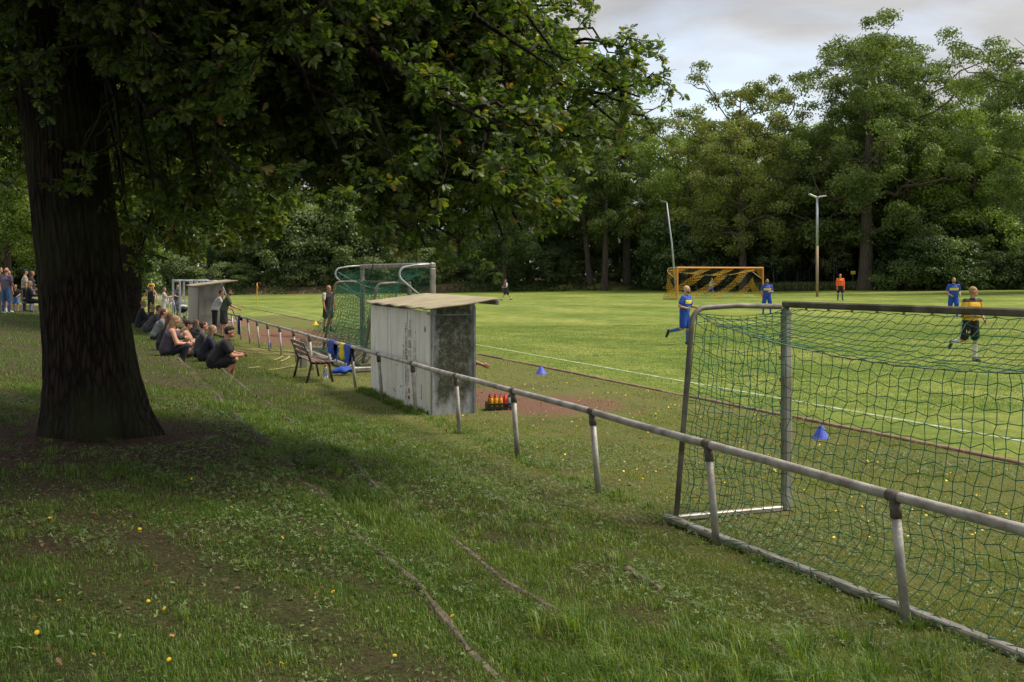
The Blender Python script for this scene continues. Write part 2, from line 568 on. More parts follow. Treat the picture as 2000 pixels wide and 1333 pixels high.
# lawn between the goal line and the bank
lawn = sheet('far_lawn', np.linspace(-4, 9.74, 12), np.linspace(62, 122, 40), .005, pitch_material())
line_m = pm('chalk_line', (.42, .46, .34), (.20, .25, .08), scale=7, rough=.9, lo=.38, hi=.62, detail=9)
sheet('touchline_marking', np.array([10.84, 10.93]), np.linspace(-20, 81, 200), .0105, line_m)
sheet('goal_line_marking', np.linspace(10.96, 75, 60), np.array([80.9, 81.02]), .0105, line_m)
sheet('penalty_box_marking', np.linspace(26, 66.5, 60), np.array([64.5, 64.62]), .0105, line_m)
sheet('penalty_box_side_marking', np.array([26.0, 26.12]), np.linspace(64.63, 80.88, 20), .0105, line_m)

# worn brick kerb between verge and pitch
kb = MB()
t = -12.0
rk = random.Random(3)
while t < 96:
    L_ = .95
    p0 = ptz(9.66 + rk.uniform(-.008, .008), t); p1 = ptz(9.66 + rk.uniform(-.008, .008), t + L_ - .015)
    dz = rk.uniform(.012, .032)
    kb.bar(p0 + Vector((0, 0, dz - .04)), p1 + Vector((0, 0, dz - .04 + rk.uniform(-.006, .006))), .085, .1, .012)
    t += L_
kerb_m = pm('brick_kerb', (.16, .075, .05), (.25, .17, .12), scale=9, rough=.9, bump=.4)
tag(kb.build('pitch_kerb', kerb_m), kind='structure')

# concrete edge stones of the terrace steps
stone_m = pm('old_concrete_edge', (.16, .125, .10), (.055, .045, .03), scale=14, rough=.95, bump=.6, lo=.38, hi=.6)
for nm, p_edge, t1 in (('terrace_edge_upper', 1.66, 55), ('terrace_edge_middle', 2.48, 55), ('terrace_edge_lower', 3.58, 30)):
    e = MB(); t = 1.0
    while t < t1:
        L_ = rk.uniform(.9, 1.05)
        show = rk.random() < (.86 if nm != 'terrace_edge_lower' else .3)
        if nm == 'terrace_edge_upper' and t > 14: show = rk.random() < .6
        tt = np.array([t, t + L_])
        ed = .035 * np.sin(tt * 1.7 + .5) * np.sin(tt * .43) + .02 * np.sin(tt * 4.1)
        if show:
            a = ptz(p_edge - ed[0] - .06, t); b_ = ptz(p_edge - ed[1] - .06, t + L_ - .02)
            dz = rk.uniform(-.012, .010)
            a2 = a + Vector((0, 0, -.06 + dz)); b2 = b_ + Vector((0, 0, -.06 + dz + rk.uniform(-.01, .01)))
            nseg = 5
            for k in range(nseg):
                q0 = a2.lerp(b2, k / nseg); q1 = a2.lerp(b2, (k + 1) / nseg)
                e.bar(q0 + Vector((rk.uniform(-.006, .006), 0, rk.uniform(-.006, .006))), q1, .055 + rk.uniform(-.015, .015), .15, .016)
        t += L_
    tag(e.build(nm, stone_m), kind='structure')
# ================================================================ built things
m_galv = pm('weathered_galvanised_pipe', (.48, .45, .41), (.22, .19, .16), scale=5, rough=.55, metal=.25, bump=.25, bscale=40, lo=.38, hi=.68)
m_collar = pm('rusty_pipe_clamp', (.10, .075, .06), (.17, .15, .13), scale=20, rough=.75, metal=.3)
m_alu = pm('dirty_aluminium_profile', (.42, .40, .36), (.20, .175, .13), scale=4, rough=.5, metal=.45, bump=.15, bscale=60, lo=.35, hi=.7)
m_aludark = pm('mossy_aluminium_profile', (.085, .075, .045), (.23, .20, .15), scale=5, rough=.7, metal=.2, bump=.2, lo=.4, hi=.75)
m_steel = pm('light_steel_tube', (.50, .52, .54), (.30, .31, .32), scale=6, rough=.45, metal=.4)
m_netg = pm('green_net_cord', (.012, .155, .090), (.009, .11, .066), scale=30, rough=.7)
m_black = pm('black_plastic', (.012, .012, .014), (.02, .02, .02), rough=.4)
m_rust = pm('red_brown_rust', (.20, .085, .04), (.12, .06, .035), scale=12, rough=.9)

# ---- pipe railing along the terrace
RP_ = 4.62
rail = empty('pipe_railing', ptz(4.7, 12), 0, 'long grey pipe railing with leaning posts running from the right foreground along the terrace', 'railing')
ro = Vector(rail.location)
def rz_(t):
    x, y = XY(RP_, t)
    return Vector((x, y, .01235 * x + .80 + .006 * math.sin(t * .7) + .004 * math.sin(t * 1.9)))
posts_t = [3.5 + 2.272 * k for k in range(-3, 46)]
joint = [t for t in posts_t]
gr = random.Random(12)
mb = MB()
tt = -6.5
pts = []
while tt < 106:
    pts.append(rz_(tt) - ro); tt += 1.136
mb.tube(pts, .033, 14)
mb.build('top_rail', m_galv, rail, True)
cm = MB()
nvis = 0
for k, t in enumerate(posts_t):
    if 46.5 < t < 50: continue
    top = rz_(t); bx, by = XY(4.70 + gr.uniform(-.02, .02), t + gr.uniform(-.03, .05) - .03)
    bot = Vector((bx, by, tz(bx, by) - .1))
    ax_ = (bot - top).normalized()
    pm_ = MB()
    pm_.tube([top + ax_ * .03 - ro, bot - ro], .030, 12)
    po = pm_.build('post', m_galv, rail, True)
    if t < 40:
        cl = MB()
        dirr = (rz_(t + .3) - rz_(t - .3)).normalized()
        cl.tube([top - dirr * .055 - ro, top + dirr * .055 - ro], .0385, 14)
        cl.tube([top + ax_ * .02 - ro, top + ax_ * .135 - ro], .037, 12)
        cl.build('clamp', m_collar, po, True)

# ---- nets
def net_obj(name, grid_list, r, mat, parent, sides=3, mats=None, pick=None):
    """grid_list: list of (n,m,3) lattices; cords run along both directions"""
    Vs = []; LI = []; FS = []; MI = []; base = 0
    for G in grid_list:
        n, m, _ = G.shape
        segs = []; mid = []
        a = G[:-1, :].reshape(-1, 3); b = G[1:, :].reshape(-1, 3)
        c = G[:, :-1].reshape(-1, 3); d = G[:, 1:].reshape(-1, 3)
        A = np.concatenate([a, c]); B = np.concatenate([b, d])
        if pick is not None:
            I, J = np.meshgrid(np.arange(n), np.arange(m), indexing='ij')
            mid = np.concatenate([pick(I[:-1], J[:-1]).ravel(), pick(I[:, :-1], J[:, :-1]).ravel()])
        ok = np.linalg.norm(B - A, axis=1) > 1e-4
        A, B = A[ok], B[ok]
        if pick is not None: mid = mid[ok]
        ax = nrm(B - A)
        ref = np.where(np.abs(ax[:, 2:3]) > .9, np.array([[1.0, 0, 0]]), np.array([[0, 0, 1.0]]))
        U = nrm(np.cross(ax, ref)); W = np.cross(ax, U)
        ring = []
        for e in (A, B):
            for k in range(sides):
                th = 2 * math.pi * k / sides
                ring.append(e + (U * math.cos(th) + W * math.sin(th)) * (r if pick is None else np.where(mid == 1, r * .3, r)[:, None]))
        V = np.stack(ring, 1)
        N = len(A)
        q = []
        for k in range(sides):
            k2 = (k + 1) % sides
            q.append([k, sides + k, sides + k2, k2])
        q = np.array(q).ravel()
        LI.append(((np.arange(N) * 2 * sides)[:, None] + q[None, :]).ravel() + base)
        FS.append(np.full(N * sides, 4)); Vs.append(V.reshape(-1, 3)); base += N * 2 * sides
        if pick is not None: MI.append(np.repeat(mid, sides))
    me = np_mesh(name, np.concatenate(Vs), np.concatenate(LI), np.concatenate(FS), midx=np.concatenate(MI) if MI else None)
    return link(name, me, mats or mat, parent)

def lerp3(a, b, s): return a + (b - a) * s

# ---- the near youth goal (local x along the crossbar, y to the back, z up)
def youth_goal(name, loc, rz, W=5.0, H=1.92, D=1.16, prof=(.078, .09), tube=.024, net=True, label='', group=None, mats=(None, None), sag=.3, seed=3, cell=.102, cord=.0033, topd=.98):
    r = empty(name, loc, rz, label, 'football goal', group)
    pa = mats[0] or m_alu; pb = mats[1] or m_aludark
    for x in (0, W):
        b = MB(); b.box((x, 0, (H - .060) / 2), (prof[0], prof[1], H - .060), None, .02)
        b.build('post', pa, r)
    b = MB(); b.box((W / 2, 0, H - .030), (W + prof[0], prof[0] * .8, .058), None, .012)
    b.build('crossbar', pb, r)
    for x in (0, W):
        xx = x
        # net support: back from the post top, rounded corner, down to the ground bar
        pts = [(xx, .06, H - .05), (xx, topd * .55, H - .035), (xx, topd - .12, H - .05)]
        for k in range(1, 6):
            a = k / 5 * math.pi / 2
            pts.append((xx, topd - .12 + .14 * math.sin(a), H - .05 - .16 * (1 - math.cos(a))))
        pts.append((xx, D, .03))
        b = MB(); b.tube(pts, tube, 12); b.build('net_support', pm('tarnished_goal_tube', (.27, .245, .21), (.12, .105, .085), scale=6, rough=.6, metal=.3) if mats[0] is None else mats[0], r, True)
        b = MB(); b.box((x, D / 2 + .03, .035), (.07, D - .06, .05), None, .01); b.build('side_bar', pa, r)
    b = MB(); b.box((W / 2, D + .05, .03), (W + .16, .085, .055), None, .012); b.build('ground_bar', pa, r)
    if net:
        g = np.random.default_rng(seed)
        nx = int(W / cell); nb = int(H / cell * 1.06); nt_ = 9
        a = np.linspace(0, 1, nx + 1)
        s4 = 4 * a * (1 - a)
        top = np.stack([a * W, 0 * a + .05, H - .068 - .012 * np.abs(np.sin(a * nx * math.pi / 2))], 1)
        rope = np.stack([a * W, topd - .04 - .20 * s4, H - .10 - sag * s4 ** .8], 1)
        bot = np.stack([a * W, D + .02 + .03 * np.sin(a * 40), .045 + 0 * a], 1)
        G1 = np.zeros((nx + 1, nt_ + 1, 3)); G2 = np.zeros((nx + 1, nb + 1, 3))
        for j in range(nt_ + 1):
            s = j / nt_
            q = lerp3(top, rope, s); q[:, 2] -= .07 * 4 * s * (1 - s); q[:, 0] += .05 * s * np.sin(a * 9)
            G1[:, j] = q
        for j in range(nb + 1):
            s = j / nb
            q = lerp3(rope, bot, s)
            q[:, 1] += -.10 * math.sin(s * math.pi) * s4 + .10 * math.sin(s * math.pi) ** 2 * np.sin(a * 11 + 1) * .3
            q[:, 1] -= .16 * max(0, s - .7) / .3 * (1 - (s - .7) / .3) * 4 * .8 if s > .7 else 0
            G2[:, j] = q
        stag = .011 * ((np.arange(nx + 1) % 2) * 2 - 1)
        for j in range(1, nb): G2[:, j, 2] += stag * (1 if j % 2 else -1)
        G1[1:-1, 1:] += g.normal(size=G1[1:-1, 1:].shape) * np.array([.006, .006, .006]); G2[1:-1, 1:-1] += g.normal(size=G2[1:-1, 1:-1].shape) * np.array([.006, .008, .005])
        G2[:, 0] = G1[:, -1]
        grids = [G1, G2]
        for xs in (0, W):
            ny = 10; nz = nb
            G3 = np.zeros((ny + 1, nz + 1, 3))
            sg = 1 if xs == 0 else -1
            for i in range(ny + 1):
                fy = i / ny
                for j in range(nz + 1):
                    s = j / nz
                    yb = lerp3(topd - .04, D + .0, s)
                    z_ = lerp3(H - .10 - .03 * math.sin(fy * math.pi), .05, s)
                    zt = z_ - .35 * math.sin(fy * math.pi) * (1 - s) * s
                    bow = .07 * math.sin(fy * math.pi) * math.sin(s * math.pi)
                    G3[i, j] = (xs + sg * bow, .06 + (yb - .06) * fy, zt + .10 * (fy - .5) * math.sin(s * math.pi))
            G3[1:-1, 1:-1] += g.normal(size=G3[1:-1, 1:-1].shape) * .014
            grids.append(G3)
        # bunched hem along the ground bar
        t_ = np.linspace(0, 1, 160)
        for ph in (0, 2.1):
            hem = np.stack([t_ * W, D + .06 + .045 * np.sin(t_ * 95 + ph) + .02 * np.sin(t_ * 41), .035 + .028 * np.abs(np.sin(t_ * 77 + ph))], 1)
            grids.append(hem[:, None, :])
        o = net_obj('net', grids, cord, m_netg, r)
        rb = MB(); rb.tube([tuple(q) for q in rope], .004, 5); rb.build('sag_rope', pm('grey_rope', (.20, .19, .17), rough=.8), r)
        m_clip = pm('yellow_net_clip', (.24, .19, .06), rough=.7)
        for k in range(1, int(W / .31)):
            cb_ = MB(); cb_.box((k * .31, .042, H - .066), (.018, .022, .016), None, .004); cb_.build('net_clip', m_clip, r)
        for k in range(1, 9):
            cb_ = MB(); cb_.box((W, .065, k * .2), (.02, .022, .03), None, .004); cb_.build('net_clip', m_clip, r)
    return r

gp0 = ground_at(1537, 997)
pg, tg = PT(gp0.x, gp0.y)
gdir = Vector((DX - .035 * NX, DY - .035 * NY, 0)).normalized()
W0 = 5.0
origin = gp0 - gdir * W0
origin.z = tz(gp0.x, gp0.y) - .01
near_goal = youth_goal('football_goal', origin, math.atan2(gdir.y, gdir.x), W0, 1.92, 1.16, label='grey goal with a green net standing right behind the railing at the right edge')
near_goal.rotation_euler[1] = -math.atan2(.01235 * (gdir.x * 5.0), 5.0)
near_goal.location.z = tz(gp0.x, gp0.y) - .01 - .01235 * gdir.x * W0

# ---- the full size goal with the youth goal nested in it
def full_goal(name, loc, rz, frame_mat=None, W=7.32, H=2.44, D=1.75, label='', colour=None, net_mat=None, stripes=False, cell=.12, cord=.004, tubeD=.78, seed=5, support_mat=None):
    r = empty(name, loc, rz, label, 'football goal')
    pa = colour or m_alu
    for x in (0, W):
        b = MB(); b.box((x, 0, (H - .12) / 2), (.11, .12, H - .12), None, .025); b.build('post', pa, r)
    b = MB(); b.box((W / 2, 0, H - .06), (W + .11, .12, .12), None, .025); b.build('crossbar', pa, r)
    for x in (0, W):
        pts = [(x, .05, H - .04), (x, tubeD * .5, H - .06), (x, tubeD - .16, H - .10)]
        for k in range(1, 7):
            a = k / 6 * math.pi * .78
            pts.append((x, tubeD - .16 + .16 * math.sin(a), H - .10 - .17 * (1 - math.cos(a))))
        pts.append((x, .06, H - .95))
        b = MB(); b.tube(pts, .026, 10); b.build('net_support', support_mat or m_steel, r, True)
        b = MB(); b.box((x, D / 2, .05 if frame_mat is None else .02), (.12, D, .11) if frame_mat is None else (.05, D, .04), None, .02); b.build('side_bar', frame_mat or pa, r)
    b = MB(); b.box((W / 2, D + .03, .05 if frame_mat is None else .02), (W + .2, .11, .11) if frame_mat is None else (W, .05, .04), None, .02); b.build('ground_bar', frame_mat or pa, r)
    g = np.random.default_rng(seed)
    nx = int(W / cell); nb = int(2.7 / cell); nt_ = int(tubeD / cell)
    a = np.linspace(0, 1, nx + 1); s4 = 4 * a * (1 - a)
    top = np.stack([a * W, 0 * a + .06, H - .13 + 0 * a], 1)
    rope = np.stack([a * W, tubeD - .08 - .28 * s4, H - .22 - .42 * s4], 1)
    bot = np.stack([a * W, D + 0 * a, .07 + 0 * a], 1)
    G1 = np.stack([lerp3(top, rope, s) - np.array([0, 0, .12]) * 4 * s * (1 - s) for s in np.linspace(0, 1, nt_ + 1)], 1)
    G2 = []
    for s in np.linspace(0, 1, nb + 1):
        q = lerp3(rope, bot, s); q[:, 1] -= .28 * math.sin(s * math.pi) * s4 + .16 * math.sin(s * math.pi); G2.append(q)
    G2 = np.stack(G2, 1)
    G1[1:-1, 1:] += g.normal(size=G1[1:-1, 1:].shape) * .014; G2[1:-1, 1:-1] += g.normal(size=G2[1:-1, 1:-1].shape) * .014
    G2[:, 0] = G1[:, -1]
    grids = [G1, G2]
    for xs in (0, W):
        ny = int(1.6 / cell); nz = nb
        G3 = np.zeros((ny + 1, nz + 1, 3))
        for i in range(ny + 1):
            for j in range(nz + 1):
                fy = i / ny; s = j / nz
                yb = lerp3(tubeD - .08, D, s) - .16 * math.sin(s * math.pi)
                G3[i, j] = (xs + (1 if xs == 0 else -1) * .12 * math.sin(fy * math.pi) * math.sin(s * math.pi), .06 + (yb - .06) * fy, lerp3(H - .15 - .08 * fy, .08, s))
        grids.append(G3)
    if stripes:
        m1 = pm('yellow_net_cord', (.60, .36, .02), (.5, .28, .02), rough=.7); m2 = pm('dark_net_cord', (.02, .022, .015), rough=.8)
        net_obj('net', grids, cord, None, r, mats=[m1, m2], pick=lambda I, J: np.where(((I + J) % 13) < 6, 0, 1))
    else:
        net_obj('net', grids, cord, net_mat or m_netg, r)
    rb = MB(); rb.tube([tuple(q) for q in rope], .012 if stripes else .005, 5); rb.build('sag_rope', pm('pale_rope', (.35, .37, .36), rough=.8), r)
    return r

grz = math.atan2(DY, DX)
c0 = px(833, 745, 26.0)
gx, gy = XY(7.22, 25.0)
big_goal = full_goal('football_goal', Vector((gx, gy, tz(gx, gy))), grz, label='full size goal with a draped green net standing behind the white shelter', seed=5, cord=.0042)
gx, gy = XY(7.1, 26.6)
inner = youth_goal('football_goal', Vector((gx, gy, tz(gx, gy))), grz, 5.0, 2.0, 1.15, net=True, label='smaller brownish goal parked inside the big green net goal', cord=.004, seed=9, sag=.25, topd=.8, tube=.036,
                   mats=(pm('brown_grey_goal_tube', (.26, .23, .19), (.13, .10, .07), scale=5, rough=.6, metal=.2),) * 2)
for sx in (1, ):
    b = MB(); b.tube([(.0, .1, 1.2), (0, 1.1, .05)], .025, 8); b.build('brace', m_steel, inner, True)
# far orange goal
m_or = pm('orange_goal_paint', (.72, .26, .03), (.62, .22, .03), scale=8, rough=.45)
fp0 = gpos(1323, 84.5, 0)
fp1 = gpos(1490, 88.5, 0)
fd = (fp1 - fp0).normalized()
far_goal = full_goal('football_goal', fp0, math.atan2(fd.y, fd.x), m_aludark, W=(fp1 - fp0).length, label='orange goal with a yellow and black striped net at the far end of the pitch', colour=m_or, stripes=True, cord=.018, cell=.17, tubeD=1.2, support_mat=pm('pale_orange_tube', (.75, .50, .30), rough=.5))

# three bare goals parked beside the left shelter
gq = ground_at(464, 630)
for k, lab in enumerate(('bare grey goal frame nearest the railing, its curved leg slanting down to the lawn', 'bare grey goal frame in the middle of the three parked by the small shelter', 'bare grey goal frame furthest left, behind the small grey shelter')):
    r = empty('football_goal', gq, 0, lab, 'football goal', None)
    W, H = 5.0, 2.0
    for x in (0, W):
        b = MB(); b.box((x, 0, H / 2), (.09, .10, H), None, .02); b.build('post', m_steel, r)
        b = MB(); b.tube([(x, .05, H - .04), (x, .45, H - .03), (x, .68, H - .05), (x, .78, H - .12), (x, .85, H - .26), (x, 1.55, .04)], .032, 10); b.build('net_support', m_steel, r, True)
        b = MB(); b.box((x, .8, .035), (.06, 1.5, .05), None, .01); b.build('side_bar', m_steel, r)
    b = MB(); b.box((W / 2, 0, H - .05), (W, .10, .10), None, .02); b.build('crossbar', m_steel, r)
    b = MB(); b.box((W / 2, 1.56, .03), (W, .06, .05), None, .01); b.build('ground_bar', m_steel, r)
    # mouth faces left: local y points to +n, local x along -d
    r.rotation_euler = (0, 0, math.atan2(-DY, -DX))
    off = 1.55 + .52 * k
    base = Vector((gq.x - NX * off - DX * 0, gq.y - NY * off, 0))
    base += Vector((DX, DY, 0)) * (5.0 + .15 * k)
    r.location = (base.x, base.y, tz(gq.x - 1.5, gq.y))

# ---- white shelter (dugout) behind the rail
def wall_white():
    m, nt, b = new_mat('white_painted_boards')
    N = nt.nodes; L = nt.links
    tcn = N.new('ShaderNodeTexCoord')
    def nz(scale, st, det=6):
        mp_ = N.new('ShaderNodeMapping'); mp_.inputs['Scale'].default_value = st; L.new(tcn.outputs['Object'], mp_.inputs[0])
        n_ = N.new('ShaderNodeTexNoise'); n_.inputs['Scale'].default_value = scale; n_.inputs['Detail'].default_value = det; n_.inputs['Roughness'].default_value = .65
        L.new(mp_.outputs[0], n_.inputs['Vector']); return n_.outputs['Fac']
    def rp(x, els):
        r = N.new('ShaderNodeValToRGB')
        while len(r.color_ramp.elements) < len(els): r.color_ramp.elements.new(.5)
        for e, (p_, c_) in zip(r.color_ramp.elements, els): e.position = p_; e.color = (*c_, 1)
        L.new(x, r.inputs[0]); return r.outputs[0]
    a = rp(nz(9, (1, 1, .09)), [(.30, (.50, .47, .38)), (.43, (.74, .72, .64)), (.64, (.84, .82, .75))])
    d = rp(nz(2.2, (1, 1, .8)), [(.44, (1, 1, 1)), (.72, (.88, .86, .74))])
    s = rp(nz(30, (1, 1, .25), 3), [(.28, (.72, .68, .62)), (.40, (1, 1, 1))])
    def mul(a_, b_):
        k = N.new('ShaderNodeMix'); k.data_type = 'RGBA'; k.blend_type = 'MULTIPLY'; k.inputs['Factor'].default_value = 1
        L.new(a_, k.inputs['A']); L.new(b_, k.inputs['B']); return k.outputs['Result']
    c = mul(mul(a, d), s)
    L.new(c, b.inputs['Base Color']); b.inputs['Roughness'].default_value = .75
    bp = N.new('ShaderNodeBump'); bp.inputs['Strength'].default_value = .25; bp.inputs['Distance'].default_value = .01
    L.new(nz(20, (1, 1, .1)), bp.inputs['Height']); L.new(bp.outputs[0], b.inputs['Normal'])
    return m
def wall_mould():
    m, nt, b = new_mat('mouldy_cement_sheet')
    N = nt.nodes; L = nt.links
    tcn = N.new('ShaderNodeTexCoord')
    def nz(scale, st=(1, 1, 1), det=8, rough=.65):
        mp_ = N.new('ShaderNodeMapping'); mp_.inputs['Scale'].default_value = st; L.new(tcn.outputs['Object'], mp_.inputs[0])
        n_ = N.new('ShaderNodeTexNoise'); n_.inputs['Scale'].default_value = scale; n_.inputs['Detail'].default_value = det; n_.inputs['Roughness'].default_value = rough
        L.new(mp_.outputs[0], n_.inputs['Vector']); return n_.outputs['Fac']
    def rp(x, els):
        r = N.new('ShaderNodeValToRGB')
        while len(r.color_ramp.elements) < len(els): r.color_ramp.elements.new(.5)
        for e, (p_, c_) in zip(r.color_ramp.elements, els): e.position = p_; e.color = (*c_, 1)
        L.new(x, r.inputs[0]); return r.outputs[0]
    def mth(op, a, b_=None, cl=False):
        k = N.new('ShaderNodeMath'); k.operation = op; k.use_clamp = cl
        for i, q in enumerate((a, b_)):
            if q is None: continue
            if isinstance(q, (int, float)): k.inputs[i].default_value = q
            else: L.new(q, k.inputs[i])
        return k.outputs[0]
    sep = N.new('ShaderNodeSeparateXYZ'); L.new(tcn.outputs['Generated'], sep.inputs[0])
    # mould keeps away from the sheet's edges (its own dirt outline)
    ex = mth('MULTIPLY', mth('ABSOLUTE', mth('SUBTRACT', sep.outputs[0], .5)), 2.0)
    ez = mth('ABSOLUTE', mth('SUBTRACT', sep.outputs[2], .60))
    f = mth('ADD', mth('MULTIPLY', mth('POWER', ex, 5.0), .55), mth('MULTIPLY', mth('POWER', mth('MULTIPLY', ez, 1.7), 4.0), .5))
    f = mth('ADD', f, mth('MULTIPLY', mth('SUBTRACT', nz(5, (1, 1, .45)), .5), 1.35))
    base = rp(nz(26), [(.3, (.26, .27, .29)), (.7, (.42, .43, .45))])
    mould = rp(nz(11), [(.35, (.024, .026, .019)), (.52, (.055, .060, .032)), (.66, (.15, .15, .15))])
    k = N.new('ShaderNodeMix'); k.data_type = 'RGBA'
    L.new(rp(f, [(.12, (0, 0, 0)), (.46, (1, 1, 1))]), k.inputs['Factor']); L.new(mould, k.inputs['A']); L.new(base, k.inputs['B'])
    # lighter snail trails
    w_ = N.new('ShaderNodeTexNoise'); w_.inputs['Scale'].default_value = 7; w_.inputs['Detail'].default_value = 2
    L.new(tcn.outputs['Object'], w_.inputs['Vector'])
    tr = mth('LESS_THAN', mth('ABSOLUTE', mth('SUBTRACT', w_.outputs['Fac'], .5)), .007)
    k2 = N.new('ShaderNodeMix'); k2.data_type = 'RGBA'; L.new(mth('MULTIPLY', tr, .45), k2.inputs['Factor']); L.new(k.outputs['Result'], k2.inputs['A']); k2.inputs['B'].default_value = (.25, .26, .27, 1)
    L.new(k2.outputs['Result'], b.inputs['Base Color']); b.inputs['Roughness'].default_value = .8
    return m
m_white = wall_white(); m_mould = wall_mould()
m_roof = pm('mossy_roof_sheet', (.27, .225, .155), (.33, .29, .175), scale=2.5, rough=.9, bump=.3, bscale=60, lo=.42, hi=.58)
m_edge = pm('grey_metal_edge', (.25, .27, .30), (.16, .16, .17), scale=8, rough=.5, metal=.3)
m_ink = pm('faded_marker_ink', (.16, .13, .11), (.34, .31, .27), scale=20, rough=.8)
m_inkr = pm('faded_red_paint', (.45, .14, .10), (.40, .22, .18), scale=20, rough=.8)
m_inkb = pm('faded_blue_ink', (.05, .10, .28), (.10, .16, .30), scale=20, rough=.8)

# local frame of the shelter: x = n (towards the pitch), y = d (away)
SH = empty('team_shelter', ptz(4.86, 17.0), ROT, 'white shelter with a mossy sloping roof and a black mouldy end wall behind the railing', 'shelter')
sz = -.06
LEN = 4.05; DEP = .74
def wallq(name, pts_a, pts_b, mat, parent, off):
    pass
# back wall of vertical boards
bw = MB(); nbd = 9
for k in range(nbd):
    y0 = LEN * k / nbd + .003; y1 = LEN * (k + 1) / nbd - .003
    h0 = 1.60; dx = .004 * ((k * 7) % 3)
    bw.box((.012 + dx, (y0 + y1) / 2, sz + (h0 - sz) / 2), (.024, y1 - y0, h0 - sz), None, .002)
bw.build('back_wall', m_white, SH)
def side_wall(y, nm, mat):
    b = MB()
    x0, x1 = .03, DEP
    zA, zB = 1.652, 1.742
    th = .02
    vs = [(x0, y, sz), (x1, y, sz), (x1, y, zB), (x0, y, zA), (x0, y + th, sz), (x1, y + th, sz), (x1, y + th, zB), (x0, y + th, zA)]
    b.add(vs, [(0, 1, 2, 3), (7, 6, 5, 4), (0, 4, 5, 1), (1, 5, 6, 2), (2, 6, 7, 3), (3, 7, 4, 0)])
    return b.build(nm, mat, SH)
side_wall(0, 'end_wall', m_mould); side_wall(LEN - .02, 'end_wall', m_mould)
fr = MB()
fr.box((.034, -.013, .80), (.022, .022, 1.66), None, .003); fr.box((DEP - .012, -.014, .84), (.04, .022, 1.68), None, .003)
fr.box((.39, -.012, 1.55), (.68, .014, .014))
fr.box((.0, -.03, 1.575), (.10, .05, .035), None, .004)
fr.build('corner_trim', m_edge, SH)
# sagging roof sheet
g = np.random.default_rng(2)
xs = np.linspace(-.10, 1.12, 14); ys = np.linspace(-.10, LEN + .12, 50)
X, Y = np.meshgrid(xs, ys, indexing='ij')
Zt = 1.615 + .155 * (X + .10) / 1.22 + .012 * np.sin(Y * 6.5) * (1 - (X + .1) / 1.3) - .05 * np.exp(-((X - .55) / .25) ** 2) * np.exp(-((Y - .0) / .8) ** 2) * .3 + .02
V = np.concatenate([np.stack([X, Y, Zt + .022], -1).reshape(-1, 3), np.stack([X, Y, Zt], -1).reshape(-1, 3)])
n_, m_ = X.shape
i_ = np.arange(n_ * m_).reshape(n_, m_)
top = np.stack([i_[:-1, :-1], i_[1:, :-1], i_[1:, 1:], i_[:-1, 1:]], -1).reshape(-1, 4)
bot = top[:, ::-1] + n_ * m_
per = list(i_[:, 0]) + list(i_[-1, 1:]) + list(i_[-2::-1, -1]) + list(i_[0, -2:0:-1])
side = [(per[k], per[k] + n_ * m_, per[(k + 1) % len(per)] + n_ * m_, per[(k + 1) % len(per)]) for k in range(len(per))]
F_all = np.concatenate([top, bot, np.array(side)])
link('roof', np_mesh('roof', V, F_all.ravel(), np.full(len(F_all), 4)), m_roof, SH)
b = MB(); b.box((1.09, LEN / 2, 1.735), (.05, LEN + .16, .07), None, .008); b.build('fascia', m_edge, SH)
b = MB(); b.box((.38, LEN / 2, .42), (.36, LEN - .1, .035), None, .006)
for y in (.5, 2, 3.5): b.box((.38, y, .2), (.30, .05, .42))
b.build('seat', pm('grey_bench_board', (.20, .16, .11), rough=.8), SH)
# marks and vertical writing on the back wall (strokes lying 2 mm proud of the boards)
def stroke(b, pts, w_):
    for (y0, z0), (y1, z1) in zip(pts[:-1], pts[1:]):
        b.bar((-.004, y0, z0), (-.004, y1, z1), w_, .003, up=Vector((0, 1, 0)) if abs(z1 - z0) > abs(y1 - y0) else Vector((0, 0, 1)))
gl = {'H': [[(0, 0), (0, 1)], [(1, 0), (1, 1)], [(0, .5), (1, .5)]], 'E': [[(1, 0), (0, 0), (0, 1), (1, 1)], [(0, .5), (.8, .5)]], 'R': [[(0, 0), (0, 1), (1, 1), (1, .5), (0, .5), (1, 0)]],
      'C': [[(1, .1), (.6, 0), (.1, .2), (.1, .8), (.6, 1), (1, .9)]], 'S': [[(1, .9), (.3, 1), (.1, .7), (.9, .35), (.8, .05), (0, .1)]], 'A': [[(0, 0), (.5, 1), (1, 0)], [(.25, .45), (.75, .45)]], 'L': [[(0, 1), (0, 0), (1, 0)]], 'O': [[(.5, 0), (0, .5), (.5, 1), (1, .5), (.5, 0)]], 'I': [[(.5, 0), (.5, 1)]], 'T': [[(.5, 0), (.5, 1)], [(0, 1), (1, 1)]], 'N': [[(0, 0), (0, 1), (1, 0), (1, 1)]]}
def vtext(b, s, y, z, w_, h, lw):
    """letters stacked downwards, each turned a quarter turn as on the real wall"""
    for ch in s:
        if ch != ' ':
            for st_ in gl[ch]:
                stroke(b, [(y + (v - .5) * w_, z - u * h * .8) for u, v in st_], lw)
        z -= h
ink = MB()
vtext(ink, 'HERC', 1.17, 1.43, .13, .165, .008)
rg = random.Random(4)
vtext(ink, 'LOSTIANCHNESOLHITASRECOTINLSA', 1.42, 1.38, .05, .045, .009)
ink.build('writing', m_ink, SH)
ink2 = MB()
vtext(ink2, 'AILN', 1.60, 1.0, .045, .05, .008); vtext(ink2, 'HES', .86, 1.10, .10, .11, .0035); vtext(ink2, 'LO', .80, .80, .07, .1, .003); vtext(ink2, 'CAROT', 1.28, .62, .04, .06, .006)
